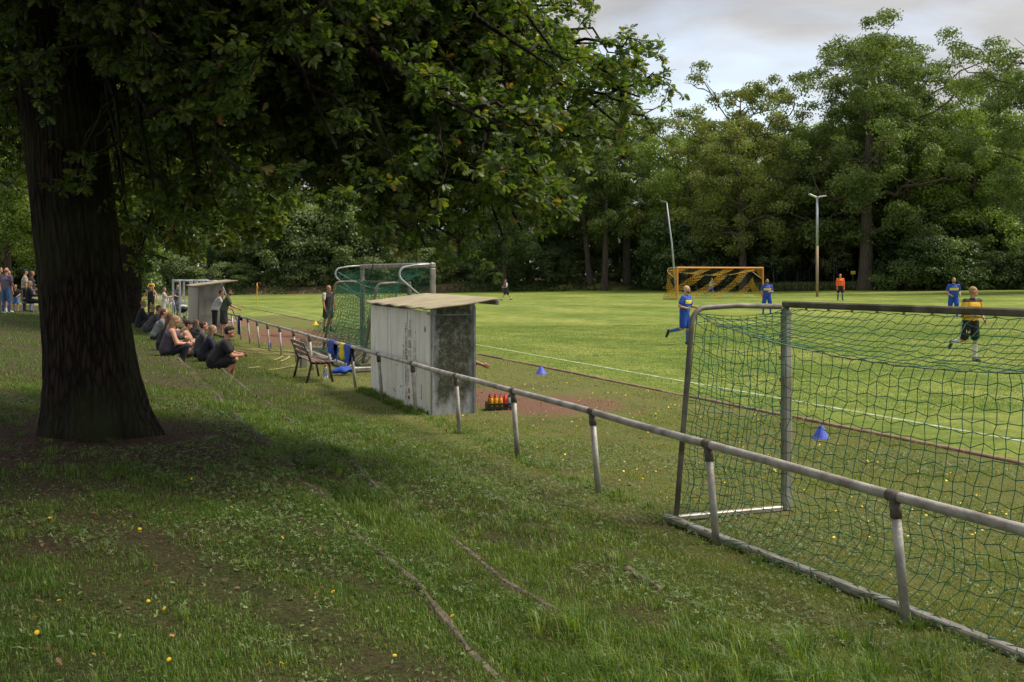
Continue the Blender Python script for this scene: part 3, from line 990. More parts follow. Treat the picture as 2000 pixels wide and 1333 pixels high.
for k in range(40):
    y = rg.choice((rg.uniform(.15, 3.9), 1.3 + rg.gauss(0, .15))); z = rg.uniform(.1, 1.4)
    stroke(ink2, [(y, z), (y + rg.uniform(-.02, .02), z - rg.uniform(.01, .05))], rg.uniform(.002, .006))
ink2.build('faint_scrawls', m_ink, SH)
rd = MB(); stroke(rd, [(.24, 1.37), (.24, 1.27)], .022); stroke(rd, [(.20, 1.335), (.275, 1.31)], .028); stroke(rd, [(1.22, .30), (1.20, .22)], .03); stroke(rd, [(1.22, .18), (1.22, .12)], .035)
rd.build('red_mark', m_inkr, SH)
bl = MB(); stroke(bl, [(.47, .42), (.47, .22)], .007); stroke(bl, [(.50, .42), (.44, .42)], .006); stroke(bl, [(.50, .22), (.44, .20)], .012); stroke(bl, [(2.3, .2), (2.1, .16)], .012); stroke(bl, [(1.75, .30), (1.72, .27)], .02)
bl.build('blue_scrawl', m_inkb, SH)

# ---- small grey shelter on the left
q0 = ground_at(385, 649)
m_conc = pm('stained_concrete', (.34, .33, .29), (.17, .17, .155), scale=2.2, rough=.9, bump=.3, bscale=50, lo=.40, hi=.68)
m_concl = pm('pale_boards', (.50, .48, .38), (.34, .32, .24), scale=7, rough=.85, stretch=(1, 1, .15))
SH2 = empty('team_shelter', q0, ROT, 'small grey concrete shelter with a thin slanting roof beside the spectators', 'shelter')
b = MB()
for k in range(5):
    b.box((.03, .45 + k * .88, .82), (.06, .86, 1.70), None, .006)
b.build('back_wall', m_concl, SH2)
for y in (0.0, 4.3):
    b = MB()
    vs = [(.065, y, -.05), (.95, y, -.05), (.95, y, 1.80), (.065, y, 1.68), (.065, y + .05, -.05), (.95, y + .05, -.05), (.95, y + .05, 1.80), (.065, y + .05, 1.68)]
    b.add(vs, [(0, 1, 2, 3), (7, 6, 5, 4), (0, 4, 5, 1), (1, 5, 6, 2), (2, 6, 7, 3), (3, 7, 4, 0)])
    b.build('end_wall', m_conc, SH2)
b = MB()
vs = [(-.08, -.12, 1.685), (1.50, -.12, 1.90), (1.50, 4.5, 1.90), (-.08, 4.5, 1.685)]
b.add(vs + [(x, y, z + .03) for x, y, z in vs], [(3, 2, 1, 0), (4, 5, 6, 7), (0, 1, 5, 4), (1, 2, 6, 5), (2, 3, 7, 6), (3, 0, 4, 7)])
b.build('roof', m_roof, SH2)

# ---- bench
m_slat = pm('worn_brown_slats', (.14, .075, .05), (.36, .30, .27), scale=7, rough=.75, stretch=(1, 1, 1), bump=.3, lo=.46, hi=.70)
m_iron = pm('dark_iron_leg', (.035, .025, .02), (.08, .06, .05), scale=12, rough=.6, metal=.3)
bl_ = ground_at(599, 749)
bench = empty('park_bench', bl_, ROT, 'weathered brown slatted bench standing beside the railing', 'bench')
BL = 1.62
for y in (0.03, BL - .03):
    b = MB(); b.tube([(0, y, -.03), (.07, y, .25), (.10, y, .40), (.02, y, .62), (-.06, y, .80)], [.026, .024, .026, .022, .018], 8); b.build('leg', m_iron, bench, True)
    b = MB(); b.tube([(.10, y, .40), (.30, y, .385), (.50, y, .40), (.55, y, .38)], .020, 8); b.tube([(.46, y, .39), (.50, y, .20), (.54, y, -.03)], [.025, .022, .024], 8); b.build('leg', m_iron, bench, True)
b = MB()
for k in range(5):
    b.box((.15 + k * .095, BL / 2, .425), (.065, BL + .10, .024), Matrix.Rotation(R(1.5 * (k - 2)), 3, 'Y'), .005)
b.build('seat', m_slat, bench)
b = MB()
for x, z in ((.045, .56), (.00, .67), (-.045, .78)):
    b.box((x, BL / 2, z), (.024, BL + .08, .075), Matrix.Rotation(R(-20), 3, 'Y'), .005)
b.build('backrest', m_slat, bench)

# ---- stump post behind the bench
q = ptz(4.62, 27.0)
b = MB(); b.box((0, 0, .30), (.17, .10, .72), None, .015); b.box((.0, .0, .67), (.12, .08, .03), None, .01)
o = b.build('wooden_post', pm('weathered_dark_post', (.10, .10, .08), (.17, .17, .13), scale=9, rough=.9, stretch=(1, 1, .2), bump=.4))
o.location = q; o.rotation_euler = (0, 0, ROT + .2)
tag(o, 'short dark wooden post behind the bench', 'post')

# ---- shirts hanging on the rail
def hang_cloth(name, t0, t1, drop_f, drop_b, mat, label, seed, extra=None):
    g = np.random.default_rng(seed)
    nu, nv = 18, 26
    G = np.zeros((nu, nv, 3))
    for i in range(nu):
        fu = i / (nu - 1); t = t0 + (t1 - t0) * fu
        c = rz_(t); f = .85 + .3 * math.sin(fu * 5 + seed)
        tot = drop_f + drop_b
        for j in range(nv):
            s = j / (nv - 1)
            L_ = s * tot - drop_b
            rr = .040
            arc = rr * math.pi / 2
            if abs(L_) < arc:
                a = L_ / rr; off = (-math.sin(a) * rr, math.cos(a) * rr)
            else:
                sg = 1 if L_ > 0 else -1
                dep = (abs(L_) - arc)
                off = (-sg * (rr + .012 * math.sin(fu * 17 + seed + dep * 9) * min(dep * 8, 1.6)), -dep * (1 if sg > 0 else 1))
            sq = 1 - .32 * min(max(abs(L_) - .1, 0) * 1.2, 1) * (1 if seed % 2 else .5)
            tt_ = (t0 + t1) / 2 + (t - (t0 + t1) / 2) * sq + .01 * math.sin(L_ * 20 + fu * 6)
            ragged = 1
            cc = rz_(tt_)
            G[i, j] = (cc.x + NX * off[0], cc.y + NY * off[0], cc.z + off[1] * (1 + .10 * math.sin(fu * 9 + seed) * (abs(L_) > .2)))
    base = rz_((t0 + t1) / 2) - Vector((0, 0, drop_f))
    V = G.reshape(-1, 3) - np.array(base)
    i_ = np.arange(nu * nv).reshape(nu, nv)
    q = np.stack([i_[:-1, :-1], i_[1:, :-1], i_[1:, 1:], i_[:-1, 1:]], -1).reshape(-1, 4)
    me = np_mesh(name, V, q.ravel(), np.full(len(q), 4), smooth=True)
    o = link(name, me, mat); o.location = base
    sol = o.modifiers.new('thickness', 'SOLIDIFY'); sol.thickness = .006
    tag(o, label, 'shirt')
    return o
m_blue = pm('blue_jersey_cloth', (.012, .07, .42), (.008, .045, .30), scale=8, rough=.7, bump=.2)
m_navy = pm('dark_blue_cloth', (.008, .018, .10), rough=.7)
m_yelc = pm('yellow_jersey_cloth', (.75, .62, .015), (.66, .50, .01), scale=8, rough=.7, bump=.2)
hang_cloth('hanging_shirt', 23.15, 23.75, .30, .42, m_blue, 'blue shirt hanging over the rail, left of the yellow one', 1)
hang_cloth('hanging_shirt', 22.2, 22.52, .34, .28, m_yelc, 'yellow shirt hanging over the rail between two blue ones', 3)
hs = hang_cloth('hanging_shirt', 21.55, 22.14, .40, .36, m_blue, 'blue shirt hanging over the rail, right of the yellow one', 5)
# crumpled cloths on the goal's ground bar
q = ground_at(672, 733)
g = np.random.default_rng(6)
def crumple(name, loc, s, mat, label, cat, seed=1, hh=.35):
    g = np.random.default_rng(seed)
    b = MB(); b.ell((0, 0, 0), (1, .7, hh), None, 26, 16)
    V = np.array(b.v)
    for k in range(5):
        f = g.normal(size=3) * (2.5 + k); ph = g.uniform(0, 6)
        V *= (1 + .16 / (1 + k * .3) * np.sin(V @ f + ph))[:, None]
    b.v = [tuple(v * s) for v in V]
    o = b.build(name, mat, None, True); o.location = loc
    return tag(o, label, cat)
crumple('crumpled_shirt', q + Vector((0, 0, .10)), .22, m_blue, 'blue shirt lying crumpled on the ground bar of the big goal', 'shirt', 4)

# ---- bottle under the bench, blue can in the grass
def bottle(name, loc, s, mbody, mcap, label, group=None, spout=False, cat='bottle'):
    r = empty(name, loc, 0, label, cat, group)
    b = MB(); b.lathe([(.030, 0), (.036, .008), (.036, .13), (.033, .15), (.026, .168), (.020, .178)], 14); b.build('bottle_body', mbody, r, True)
    b = MB()
    if spout: b.lathe([(.024, .176), (.026, .188), (.018, .196), (.008, .201), (.008, .214), (.010, .216), (.010, .222), (.005, .225)], 14)
    else: b.lathe([(.017, .178), (.017, .205), (.014, .208)], 12)
    b.build('cap', mcap, r, True)
    r.scale = (s, s, s)
    return r
m_glass, _nt, _b = new_mat('clear_plastic'); _b.inputs['Transmission Weight'].default_value = .9; _b.inputs['Roughness'].default_value = .1; _b.inputs['Base Color'].default_value = (.9, .95, .95, 1)
m_orc = pm('orange_cap', (.75, .15, .02), rough=.4)
bottle('water_bottle', ground_at(636, 741), 1.5, m_glass, m_orc, 'clear bottle with an orange cap standing under the bench')
q = ground_at(527, 681)
b = MB(); b.lathe([(.03, 0), (.033, .01), (.033, .12), (.028, .13)], 12)
o = b.build('drink_can', pm('blue_can', (.02, .06, .25), rough=.3, metal=.5), None, True); o.location = q; o.scale = (1.4,) * 3; tag(o, 'small blue can standing in the grass behind the railing', 'can')

# ---- crate of drinking bottles
q = ground_at(976, 800)
crate = empty('bottle_crate', q, ROT - .15, 'low black crate holding the sports bottles on the red dirt', 'crate')
b = MB(); b.box((0, 0, .012), (.42, .30, .02)); 
for sx in (-1, 1):
    b.box((sx * .20, 0, .10), (.016, .30, .035), None, .003); b.box((sx * .20, 0, .04), (.016, .30, .06)); 
    b.box((0, sx * .142, .10), (.39, .016, .035), None, .003); b.box((0, sx * .142, .035), (.39, .016, .05))
    for sy in (-1, 1): b.box((sx * .196, sy * .136, .06), (.03, .03, .12), None, .004)
b.build('tray', m_black, crate)
b = MB()
for x in (-.1, 0, .1): b.box((x, 0, .055), (.006, .27, .07))
b.box((0, 0, .055), (.38, .006, .07)); b.build('divider', m_black, crate)
m_by = pm('yellow_bottle_plastic', (.80, .38, .01), (.72, .32, .01), rough=.35); m_br = pm('red_bottle_plastic', (.62, .02, .02), rough=.35)
m_bw = pm('white_bottle_plastic', (.62, .62, .60), rough=.35); m_bb = pm('navy_bottle_plastic', (.02, .035, .08), rough=.35)
Mz = Matrix.Rotation(ROT - .15, 3, 'Z')
spec = [(-.15, -.07, m_by, m_br, 'yellow sports bottle with a red cap at the front left corner of the crate'), (-.075, -.07, m_by, m_br, 'second yellow sports bottle along the front of the crate'),
        (.0, -.07, m_by, m_br, 'third yellow sports bottle along the front of the crate'), (-.15, .06, m_by, m_black, 'yellow sports bottle with a black cap at the back left of the crate'), (-.06, .07, m_by, m_br, 'yellow sports bottle with a red cap standing at the back of the crate'),
        (.03, .05, m_bb, m_black, 'dark blue bottle in the middle of the crate'), (.075, -.05, m_br, m_br, 'red sports bottle in the crate'), (.11, .07, m_by, m_br, 'yellow sports bottle behind the red one'),
        (.155, -.06, m_bw, m_black, 'white bottle with a black cap at the right end of the crate'), (.17, .05, m_bw, m_black, 'white bottle with a black cap at the back right of the crate')]
for x, y, mb_, mc_, lab in spec:
    v = Mz @ Vector((x, y, 0))
    bottle('sports_bottle', q + v + Vector((0, 0, .024)), 1.0, mb_, mc_, lab, None, True)

# ---- marker cones
def cone(loc, r_, h, mat, label):
    b = MB(); b.lathe([(r_, 0), (r_, .006), (r_ * .86, .010), (r_ * .22, h), (r_ * .16, h + .002), (r_ * .16, h - .01)], 28)
    o = b.build('marker_cone', mat, None, False); o.location = loc
    return tag(o, label, 'marker cone')
m_cb = pm('blue_cone_plastic', (.06, .09, .62), (.10, .13, .55), scale=12, rough=.5); m_cy = pm('yellow_cone_plastic', (.80, .58, .03), rough=.5)
cone(ground_at(1057, 731), .135, .155, m_cb, 'blue marker cone beside the pitch kerb near the red dirt')
cone(ground_at(1603, 856), .118, .165, m_cb, 'blue marker cone seen through the near green net')
cone(ground_at(616, 635), .14, .16, m_cy, 'yellow marker cone on the kerb by the man at the big goal')

# ---- corner flag
q = ground_at(502, 600)
cf = empty('corner_flag', q, 0, 'orange corner flag on a yellow pole at the far left corner of the pitch', 'corner flag')
b = MB(); b.tube([(0, 0, 0), (0, 0, 1.65)], .03, 8); b.build('pole', pm('yellow_pole', (.70, .45, .03), rough=.5), cf)
b = MB(); b.add([(0.03, 0, 1.65), (-.02, -.10, 1.62), (.10, -.05, 1.28), (.03, 0, 1.15), (.04, .02, 1.65), (.03, -.02, 1.15)], [(0, 1, 2, 3), (4, 5, 2, 1)]); b.build('flag', pm('orange_flag_cloth', (.80, .20, .03), rough=.7), cf)

# ---- floodlight poles
m_pole = pm('galvanised_pole', (.42, .45, .50), (.34, .36, .40), scale=2, rough=.5, metal=.2)
m_polr = pm('rust_brown_pole_base', (.34, .22, .13), (.30, .24, .17), scale=2, rough=.7)
q = gpos(1596, 88, 0)
fl1 = empty('floodlight_pole', q, 0, 'upright pole with two spreading white lamp heads behind the goalkeeper', 'floodlight')
H1 = (583 - 392) / F * 88
b = MB(); b.tube([(0, 0, 0), (0, 0, H1 * .52)], .105, 12); b.build('pole_base', m_polr, fl1, True)
b = MB(); b.tube([(0, 0, H1 * .52), (0, 0, H1)], [.10, .085], 12); b.build('pole', m_pole, fl1, True)
m_lampw = pm('white_lamp_housing', (.62, .64, .66), rough=.4)
for sx in (-1, 1):
    b = MB(); b.box((sx * .36, 0, H1 + (.26 if sx < 0 else .20)), (.62, .42, .09), Matrix.Rotation(R(24 if sx < 0 else -7), 3, 'Y'), .03); b.bar((0, 0, H1 - .02), (sx * .14, 0, H1 + .14), .06, .06)
    b.build('lamp_head', m_lampw, fl1)
q = gpos(1321, 96, 0)
fl2 = empty('floodlight_pole', q, 0, 'leaning thin grey pole with a single lamp head left of the orange goal', 'floodlight')
H2 = (575 - 392) / F * 96
tipx = -(1321 - 1302) / F * 96
b = MB(); b.tube([(0, 0, 0), (tipx * .45, 0, H2 * .55), (tipx, 0, H2)], [.09, .07, .05], 10); b.build('pole', m_pole, fl2, True)
b = MB(); b.box((tipx - .28, 0, H2 + .05), (.55, .4, .14), Matrix.Rotation(R(8), 3, 'Y'), .03); b.build('lamp_head', pm('dark_lamp_housing', (.09, .10, .10), rough=.5), fl2)
# ---- green mesh fence and yellow sign
m_fp = pm('dark_green_fence_paint', (.012, .05, .03), rough=.5)
fa = gpos(1478, 118, 0); fe = gpos(1795, 118, 0)
fence = empty('mesh_fence', fa, 0, 'low dark green wire mesh fence behind the goalkeeper at the foot of the trees', 'fence')
n_ = 8
for k in range(n_ + 1):
    p_ = fa.lerp(fe, k / n_) - fa
    b = MB(); b.tube([p_ + Vector((0, 0, -.1)), p_ + Vector((0, 0, 2.1))], .05, 8); b.build('post', m_fp, fence)
gx_ = np.linspace(0, 1, 66); gz_ = np.linspace(.05, 2.0, 9)
G = np.zeros((66, 9, 3))
for i, a in enumerate(gx_):
    v = fa.lerp(fe, a) - fa
    for j, z in enumerate(gz_): G[i, j] = (v.x, v.y, v.z + z)
net_obj('wire_mesh', [G], .010, m_fp, fence)
q = gpos(1666, 108, 0)
sg = empty('yellow_sign', q, 0, 'small yellow sign on a thin post between the keeper and the leaning trunk', 'sign')
b = MB(); b.tube([(0, 0, 0), (0, 0, 1.6)], .03, 6); b.build('post', m_fp, sg)
b = MB(); b.box((0, -.03, 1.75), (.42, .03, .30), None, .004); b.build('sign_plate', pm('yellow_sign_paint', (.62, .42, .01), rough=.5), sg)
b = MB(); b.box((0, -.048, 1.80), (.28, .004, .03)); b.box((0, -.048, 1.72), (.22, .004, .03)); b.build('sign_marks', m_black, sg)

# ---- pale and red straps lying folded in the dirt
m_strap = pm('pale_yellow_strap', (.50, .42, .18), (.36, .30, .13), rough=.7); m_strr = pm('red_strap', (.28, .07, .04), rough=.7)
def strap(n, reg, label, mat, rr, name='ground_straps'):
    b = MB(); g = random.Random(n)
    for k in range(n):
        p = reg[0] + (reg[1] - reg[0]) * (k + .5) / n; t0, t1 = reg[2] + g.uniform(0, 1.5), reg[3] - g.uniform(0, 1.5)
        pts = []
        for i in range(14):
            f = i / 13
            # run square to the view, slightly wavy
            x, y = XY(p + (reg[5]) * f + .05 * math.sin(f * 9 + k), t0 + (t1 - t0) * f)
            pts.append(Vector((x, y, tz(x, y) + .03)))
        for q0, q1 in zip(pts[:-1], pts[1:]):
            b.bar(q0, q1, .032, .010)
    o = b.build(name, mat)
    return tag(o, label, 'straps')
strap(8, (4.9, 6.4, 30.5, 35.0, 0, -1.6), 'bundle of pale yellow straps laid out on the dirt beside the big goal', m_strap, .03)
strap(3, (7.3, 8.0, 37, 42.5, 0, -1.8), 'few red straps lying on the bare dirt behind the yellow ones', m_strr, .03)
b = MB()
for (u0, v0, u1, v1) in ((485, 722, 575, 717), (520, 694, 600, 700), (535, 706, 552, 698), (548, 709, 566, 698)):
    a = ground_at(u0, v0); c = ground_at(u1, v1)
    pts = []
    for i in range(9):
        f = i / 8; p_ = a.lerp(c, f); p_.y += .25 * math.sin(f * 3.1) * (1 if u0 > 500 else -.3); p_.z = tz(p_.x, p_.y) + .035; pts.append(p_)
    for q0, q1 in zip(pts[:-1], pts[1:]): b.bar(q0, q1, .03, .010)
tag(b.build('loose_straps', m_strap), 'few loose pale straps curling in the grass left of the bench', 'straps')

# ---- bag and cup near the seated woman, stroller, chair
def bag(loc, label):
    r = empty('handbag', loc, .4, label, 'bag')
    b = MB(); b.ell((0, 0, .13), (.19, .09, .14), None, 16, 10); b.build('bag_body', pm('red_black_bag', (.16, .04, .03), (.02, .015, .015), scale=6, rough=.6, lo=.48, hi=.55), r, True)
    b = MB(); b.tube([(-.12, 0, .22), (-.08, 0, .34), (.05, 0, .36), (.13, 0, .23)], .010, 6); b.build('strap', m_black, r)
bag(ground_at(362, 700), 'dark red and black bag standing at the feet of the woman in purple')
q = ground_at(381, 697)
b = MB(); b.lathe([(.03, 0), (.045, .11), (.042, .11), (.028, .004)], 12); o = b.build('plastic_cup', m_bw, None, True); o.location = q; tag(o, 'clear pale plastic cup in the grass between the two rows of spectators', 'cup')

def stroller(loc, label):
    r = empty('baby_stroller', loc, .6, label, 'stroller')
    for x in (-.24, .24):
        for y in (-.38, .38):
            b = MB()
            b.tube([(x - .02, y, .14), (x + .02, y, .14)], .14, 16)
            b.build('wheel', m_black, r)
        b = MB(); b.tube([(x, -.38, .14), (x, .35, .75), (x, .55, 1.02)], .014, 6); b.tube([(x, .38, .14), (x, -.25, .62)], .014, 6); b.build('frame', m_steel, r)
    b = MB(); b.tube([(-.24, .55, 1.02), (.24, .55, 1.02)], .018, 6); b.build('handle', m_black, r)
    b = MB(); b.ell((0, 0, .62), (.24, .42, .20), None, 16, 10); b.build('seat', m_black, r, True)
    b = MB(); b.ell((0, .22, .82), (.25, .26, .22), None, 16, 10); b.build('canopy', pm('grey_canopy', (.14, .15, .17), rough=.7), r, True)
    b = MB(); b.ell((0, -.14, .74), (.20, .28, .09), None, 14, 8); b.build('blanket', m_bw, r, True)
q = gpos(356, 54, 0)
stroller(q, 'dark baby stroller with a grey canopy parked left of the small shelter')
q = gpos(55, 44.0, 0)
ch = empty('garden_chair', q, -1.2, 'dark chair on the lawn left of the oak trunk, occupied by the blonde woman', 'chair')
b = MB(); b.box((0, 0, .43), (.46, .44, .03), None, .01); b.build('seat', m_black, ch)
b = MB(); b.box((0, -.22, .70), (.46, .025, .50), None, .01); b.build('backrest', pm('grey_chair_back', (.12, .12, .13), rough=.6), ch)
for x in (-.2, .2):
    for y in (-.2, .2):
        b = MB(); b.tube([(x, y, 0), (x, y, .43)], .014, 6); b.build('leg', m_steel, ch)
    b = MB(); b.tube([(x, -.2, .62), (x, .2, .64), (x, .2, .43)], .012, 6); b.build('armrest', m_steel, ch)
# ================================================================ people
REM = []
def finish(mb, name, mat, parent, vox, smooth=2, it=True):
    o = mb.build(name, mat, parent, True)
    m = o.modifiers.new('fuse', 'REMESH'); m.mode = 'VOXEL'; m.voxel_size = vox; m.use_smooth_shade = True
    if smooth:
        s = o.modifiers.new('relax', 'SMOOTH'); s.factor = .5; s.iterations = smooth * 2
    REM.append(o)
    return o

def skin_mat(c=(.42, .20, .13)):
    return pm('skin', c, tuple(k * .85 for k in c), scale=10, rough=.55)
SKIN = (.50, .26, .17); SKIN2 = (.42, .21, .14); TAN = (.33, .15, .09)
def cloth(c, nm='cloth'):
    return pm(nm, c, tuple(k * .72 for k in c), scale=9, rough=.85, bump=.25, bscale=30)

def banded(name, base, band, z0, z1, hem=None, top=None, ztop=None, stripe=False):
    """jersey cloth with a chest band; heights are in the wearer's own frame"""
    m, nt, b = new_mat(name)
    N = nt.nodes; L = nt.links
    tcn = N.new('ShaderNodeTexCoord'); sep = N.new('ShaderNodeSeparateXYZ'); L.new(tcn.outputs['Object'], sep.inputs[0])
    no_ = N.new('ShaderNodeTexNoise'); no_.inputs['Scale'].default_value = 8; L.new(tcn.outputs['Object'], no_.inputs['Vector'])
    def gt(o_, v):
        k = N.new('ShaderNodeMath'); k.operation = 'GREATER_THAN'; L.new(o_, k.inputs[0]); k.inputs[1].default_value = v; return k.outputs[0]
    def mul(a, b_):
        k = N.new('ShaderNodeMath'); k.operation = 'MULTIPLY'; L.new(a, k.inputs[0])
        if isinstance(b_, float): k.inputs[1].default_value = b_
        else: L.new(b_, k.inputs[1])
        return k.outputs[0]
    def inv(a):
        k = N.new('ShaderNodeMath'); k.operation = 'SUBTRACT'; k.inputs[0].default_value = 1; L.new(a, k.inputs[1]); return k.outputs[0]
    def mix(f, a, b_):
        k = N.new('ShaderNodeMix'); k.data_type = 'RGBA'; L.new(f, k.inputs['Factor'])
        for nm, q in (('A', a), ('B', b_)):
            if isinstance(q, tuple): k.inputs[nm].default_value = (*q, 1)
            else: L.new(q, k.inputs[nm])
        return k.outputs['Result']
    z = sep.outputs[2]
    ab = N.new('ShaderNodeMath'); ab.operation = 'ABSOLUTE'; L.new(sep.outputs[0], ab.inputs[0])
    c = mix(no_.outputs['Fac'], base, tuple(k * .7 for k in base))
    f = mul(gt(z, z0), inv(gt(z, z1)))
    c = mix(mul(f, inv(gt(ab.outputs[0], .185))), c, band)
    if hem is not None: c = mix(inv(gt(z, hem)), c, band)
    if top is not None:
        c = mix(gt(z, ztop), c, top)
        if stripe:
            s = mul(gt(ab.outputs[0], .11), inv(gt(ab.outputs[0], .155)))
            c = mix(mul(s, gt(z, ztop)), c, band)
    L.new(c, b.inputs['Base Color']); b.inputs['Roughness'].default_value = .75
    return m

def V3(*a): return Vector(a)

def person(label, loc, heading, h=1.78, pose=None, top='tee', top_c=(.1, .1, .1), bottom='shorts', bot_c=(.02, .02, .02), socks=None, shoes=(.02, .02, .02), hair=('short', (.05, .03, .02)),
           skin=SKIN, vox=.012, seat=None, build=1.07, top_mat=None, bot_mat=None, sleeve_mat=None, long_sleeve=False, beard=None, cap=None, female=False, group=None, extra=None, bib=None):
    P = dict(lean=2, side=0, twist=0, yaw=0, nod=0, L=(0, 4, 0, 0), Rg=(0, 4, 0, 0), LA=(0, 12, 12, 0), RA=(0, 12, 12, 0))
    P.update(pose or {})
    k = h / 1.80
    B = build
    ln = R(P['lean']); sd_ = R(P['side']); tw = R(P['twist'])
    ax = V3(math.sin(sd_), math.sin(ln), math.cos(ln)).normalized()
    O = V3(0, 0, 0)
    J = {}
    J['chest'] = O + ax * .34 * k; J['neckb'] = O + ax * .50 * k
    rt = V3(math.cos(tw), math.sin(tw), 0); fw = V3(-math.sin(tw), math.cos(tw), 0)
    sw = (.165 if female else .185) * k * (1 + (B - 1) * .5)
    hip = .088 * k * (1 + (B - 1) * .4)
    up_n = V3(ax.x * .5, math.sin(ln * .55 + R(P['nod']) * .5), 1).normalized()
    J['headb'] = J['neckb'] + up_n * .085 * k
    yaw = R(P['yaw']); nod = R(P['nod'])
    hf = V3(math.sin(yaw) * math.cos(nod), math.cos(yaw) * math.cos(nod), -math.sin(nod))   # where the face points
    hf = (Matrix.Rotation(tw * .5, 3, 'Z') @ hf).normalized()
    hr = hf.cross(V3(0, 0, 1)).normalized(); hu = hr.cross(hf).normalized()
    J['head'] = J['headb'] + up_n * .095 * k + hf * .012 * k
    HM = Matrix((hr, hf, hu)).transposed()
    legs = {}; arms = {}
    for nm, sg in (('L', -1), ('Rg', 1)):
        tp, to, kb, air = [P[nm][i] for i in range(4)]
        tp, to, kb = R(tp), R(to), R(kb)
        hp = V3(sg * hip, 0, -.02 * k)
        td = V3(sg * math.sin(to), math.cos(to) * math.sin(tp), -math.cos(to) * math.cos(tp)).normalized()
        kn = hp + td * .435 * k
        sp = tp - kb
        sdv = V3(sg * math.sin(to) * .25, math.sin(sp), -math.cos(sp)).normalized()
        an = kn + sdv * .415 * k
        fd_ = V3(sg * .12, 1, -.06).normalized() if not air else V3(0, math.cos(sp - R(air)), math.sin(sp - R(air))).normalized()
        legs[nm] = (hp, kn, an, fd_, sdv)
    for nm, sg in (('LA', -1), ('RA', 1)):
        ap, ao, eb, ai = [R(q) for q in P[nm]]
        sh = J['neckb'] - ax * .045 * k + rt * sg * sw
        ud = V3(sg * math.sin(ao), math.cos(ao) * math.sin(ap), -math.cos(ao) * math.cos(ap)).normalized()
        el = sh + ud * .285 * k
        fdv = V3(-sg * math.sin(ai), math.cos(ai) * math.sin(ap + eb), -math.cos(ai) * math.cos(ap + eb)).normalized()
        wr = el + fdv * .25 * k
        arms[nm] = (sh, el, wr, fdv, sg)
    if seat is None:
        zmin = min(l[2].z for l in legs.values()) - .075 * k
        off = V3(0, 0, -zmin)
        # keep the figure centred over its standing feet
    else:
        off = V3(0, 0, .105 * k + seat)
    def s_(v): return v + off
    low = vox
    smat = skin_mat(skin)
    root = empty('person', loc, -R(heading), label, 'person', group)
    # ------------------------------------------------ body, one continuous surface
    b = MB()
    tb = .108 * k * B
    b.capsule(s_(O + V3(-.055 * k * B, 0, .0)), s_(O + V3(.055 * k * B, 0, 0)), tb * 1.04)
    b.capsule(s_(O + V3(-.03 * k * B, 0, 0) + ax * .16 * k), s_(O + V3(.03 * k * B, 0, 0) + ax * .16 * k), tb * (.92 if B < 1.2 else 1.12))
    b.capsule(s_(O), s_(J['chest']), tb * .95, tb * 1.02)
    b.capsule(s_(J['chest'] - rt * .075 * k * B), s_(J['chest'] + rt * .075 * k * B), tb * .98)
    b.capsule(s_(J['neckb'] - ax * .06 * k - rt * sw * .82), s_(J['neckb'] - ax * .06 * k + rt * sw * .82), .058 * k * B)
    b.capsule(s_(J['neckb'] - ax * .03 * k), s_(J['headb'] + hu * .03 * k), .062 * k, .052 * k)
    # head
    b.ell(s_(J['head'] + hu * .022 * k), (.074 * k, .092 * k, .098 * k), HM, 16, 12)
    b.ell(s_(J['head'] + hf * .030 * k - hu * .052 * k), (.055 * k, .062 * k, .062 * k), HM, 12, 8)
    b.capsule(s_(J['head'] + hf * .088 * k + hu * .010 * k), s_(J['head'] + hf * .104 * k - hu * .018 * k), .009 * k, .014 * k, 8)
    b.capsule(s_(J['head'] + hf * .078 * k - hu * .056 * k - hr * .018 * k), s_(J['head'] + hf * .078 * k - hu * .056 * k + hr * .018 * k), .012 * k, None, 8)
    for e in (-1, 1):
        b.ell(s_(J['head'] + hr * e * .078 * k - hf * .004 * k), (.010 * k, .020 * k, .030 * k), HM, 10, 7)
    if female:
        for e in (-1, 1): b.ell(s_(J['chest'] + rt * e * .07 * k * B + fw * .075 * k * B + ax * .02 * k), (.058 * k * B,) * 3, None, 12, 8)
    for nm, (hp, kn, an, fd_, sdv) in legs.items():
        b.capsule(s_(hp), s_(kn), .086 * k * B, .052 * k * (1 + (B - 1) * .6))
        b.capsule(s_(kn), s_(an), .050 * k * (1 + (B - 1) * .6), .034 * k)
        calf = kn.lerp(an, .28); back = fd_ if abs(fd_.dot(sdv)) < .8 else V3(0, 1, 0)
        b.ell(s_(calf - back * .016 * k), (.052 * k * (1 + (B - 1) * .5),) * 2 + (.10 * k,), Matrix(frame(sdv)[1:] + (sdv,)).transposed() if True else None, 12, 8)
        b.capsule(s_(an + sdv * .03 * k), s_(an + fd_ * .15 * k + sdv * .05 * k), .036 * k, .024 * k)
    for nm, (sh, el, wr, fdv, sg) in arms.items():
        b.capsule(s_(sh), s_(el), .052 * k * B, .040 * k * (1 + (B - 1) * .5))
        b.capsule(s_(el), s_(wr), .040 * k * (1 + (B - 1) * .5), .026 * k)
        # hand: palm, four unequal curled fingers, thumb from the side
        nrmv = V3(-sg, .15, 0); nrmv = (nrmv - fdv * nrmv.dot(fdv)); 
        if nrmv.length < .2: nrmv = V3(0, 0, -1) - fdv * V3(0, 0, -1).dot(fdv)
        nrmv.normalize(); wd = fdv.cross(nrmv).normalized()
        if wd.z < 0 and abs(wd.z) > .3 and abs(fdv.z) < .8: wd = -wd
        if wd.y < 0 and abs(fdv.z) >= .8: wd = -wd
        for q in (-.026, -.009, .009, .026):
            b.capsule(s_(wr + wd * q * .5 * k), s_(wr + fdv * .085 * k + wd * q * k), .016 * k, .014 * k, 7, 2)
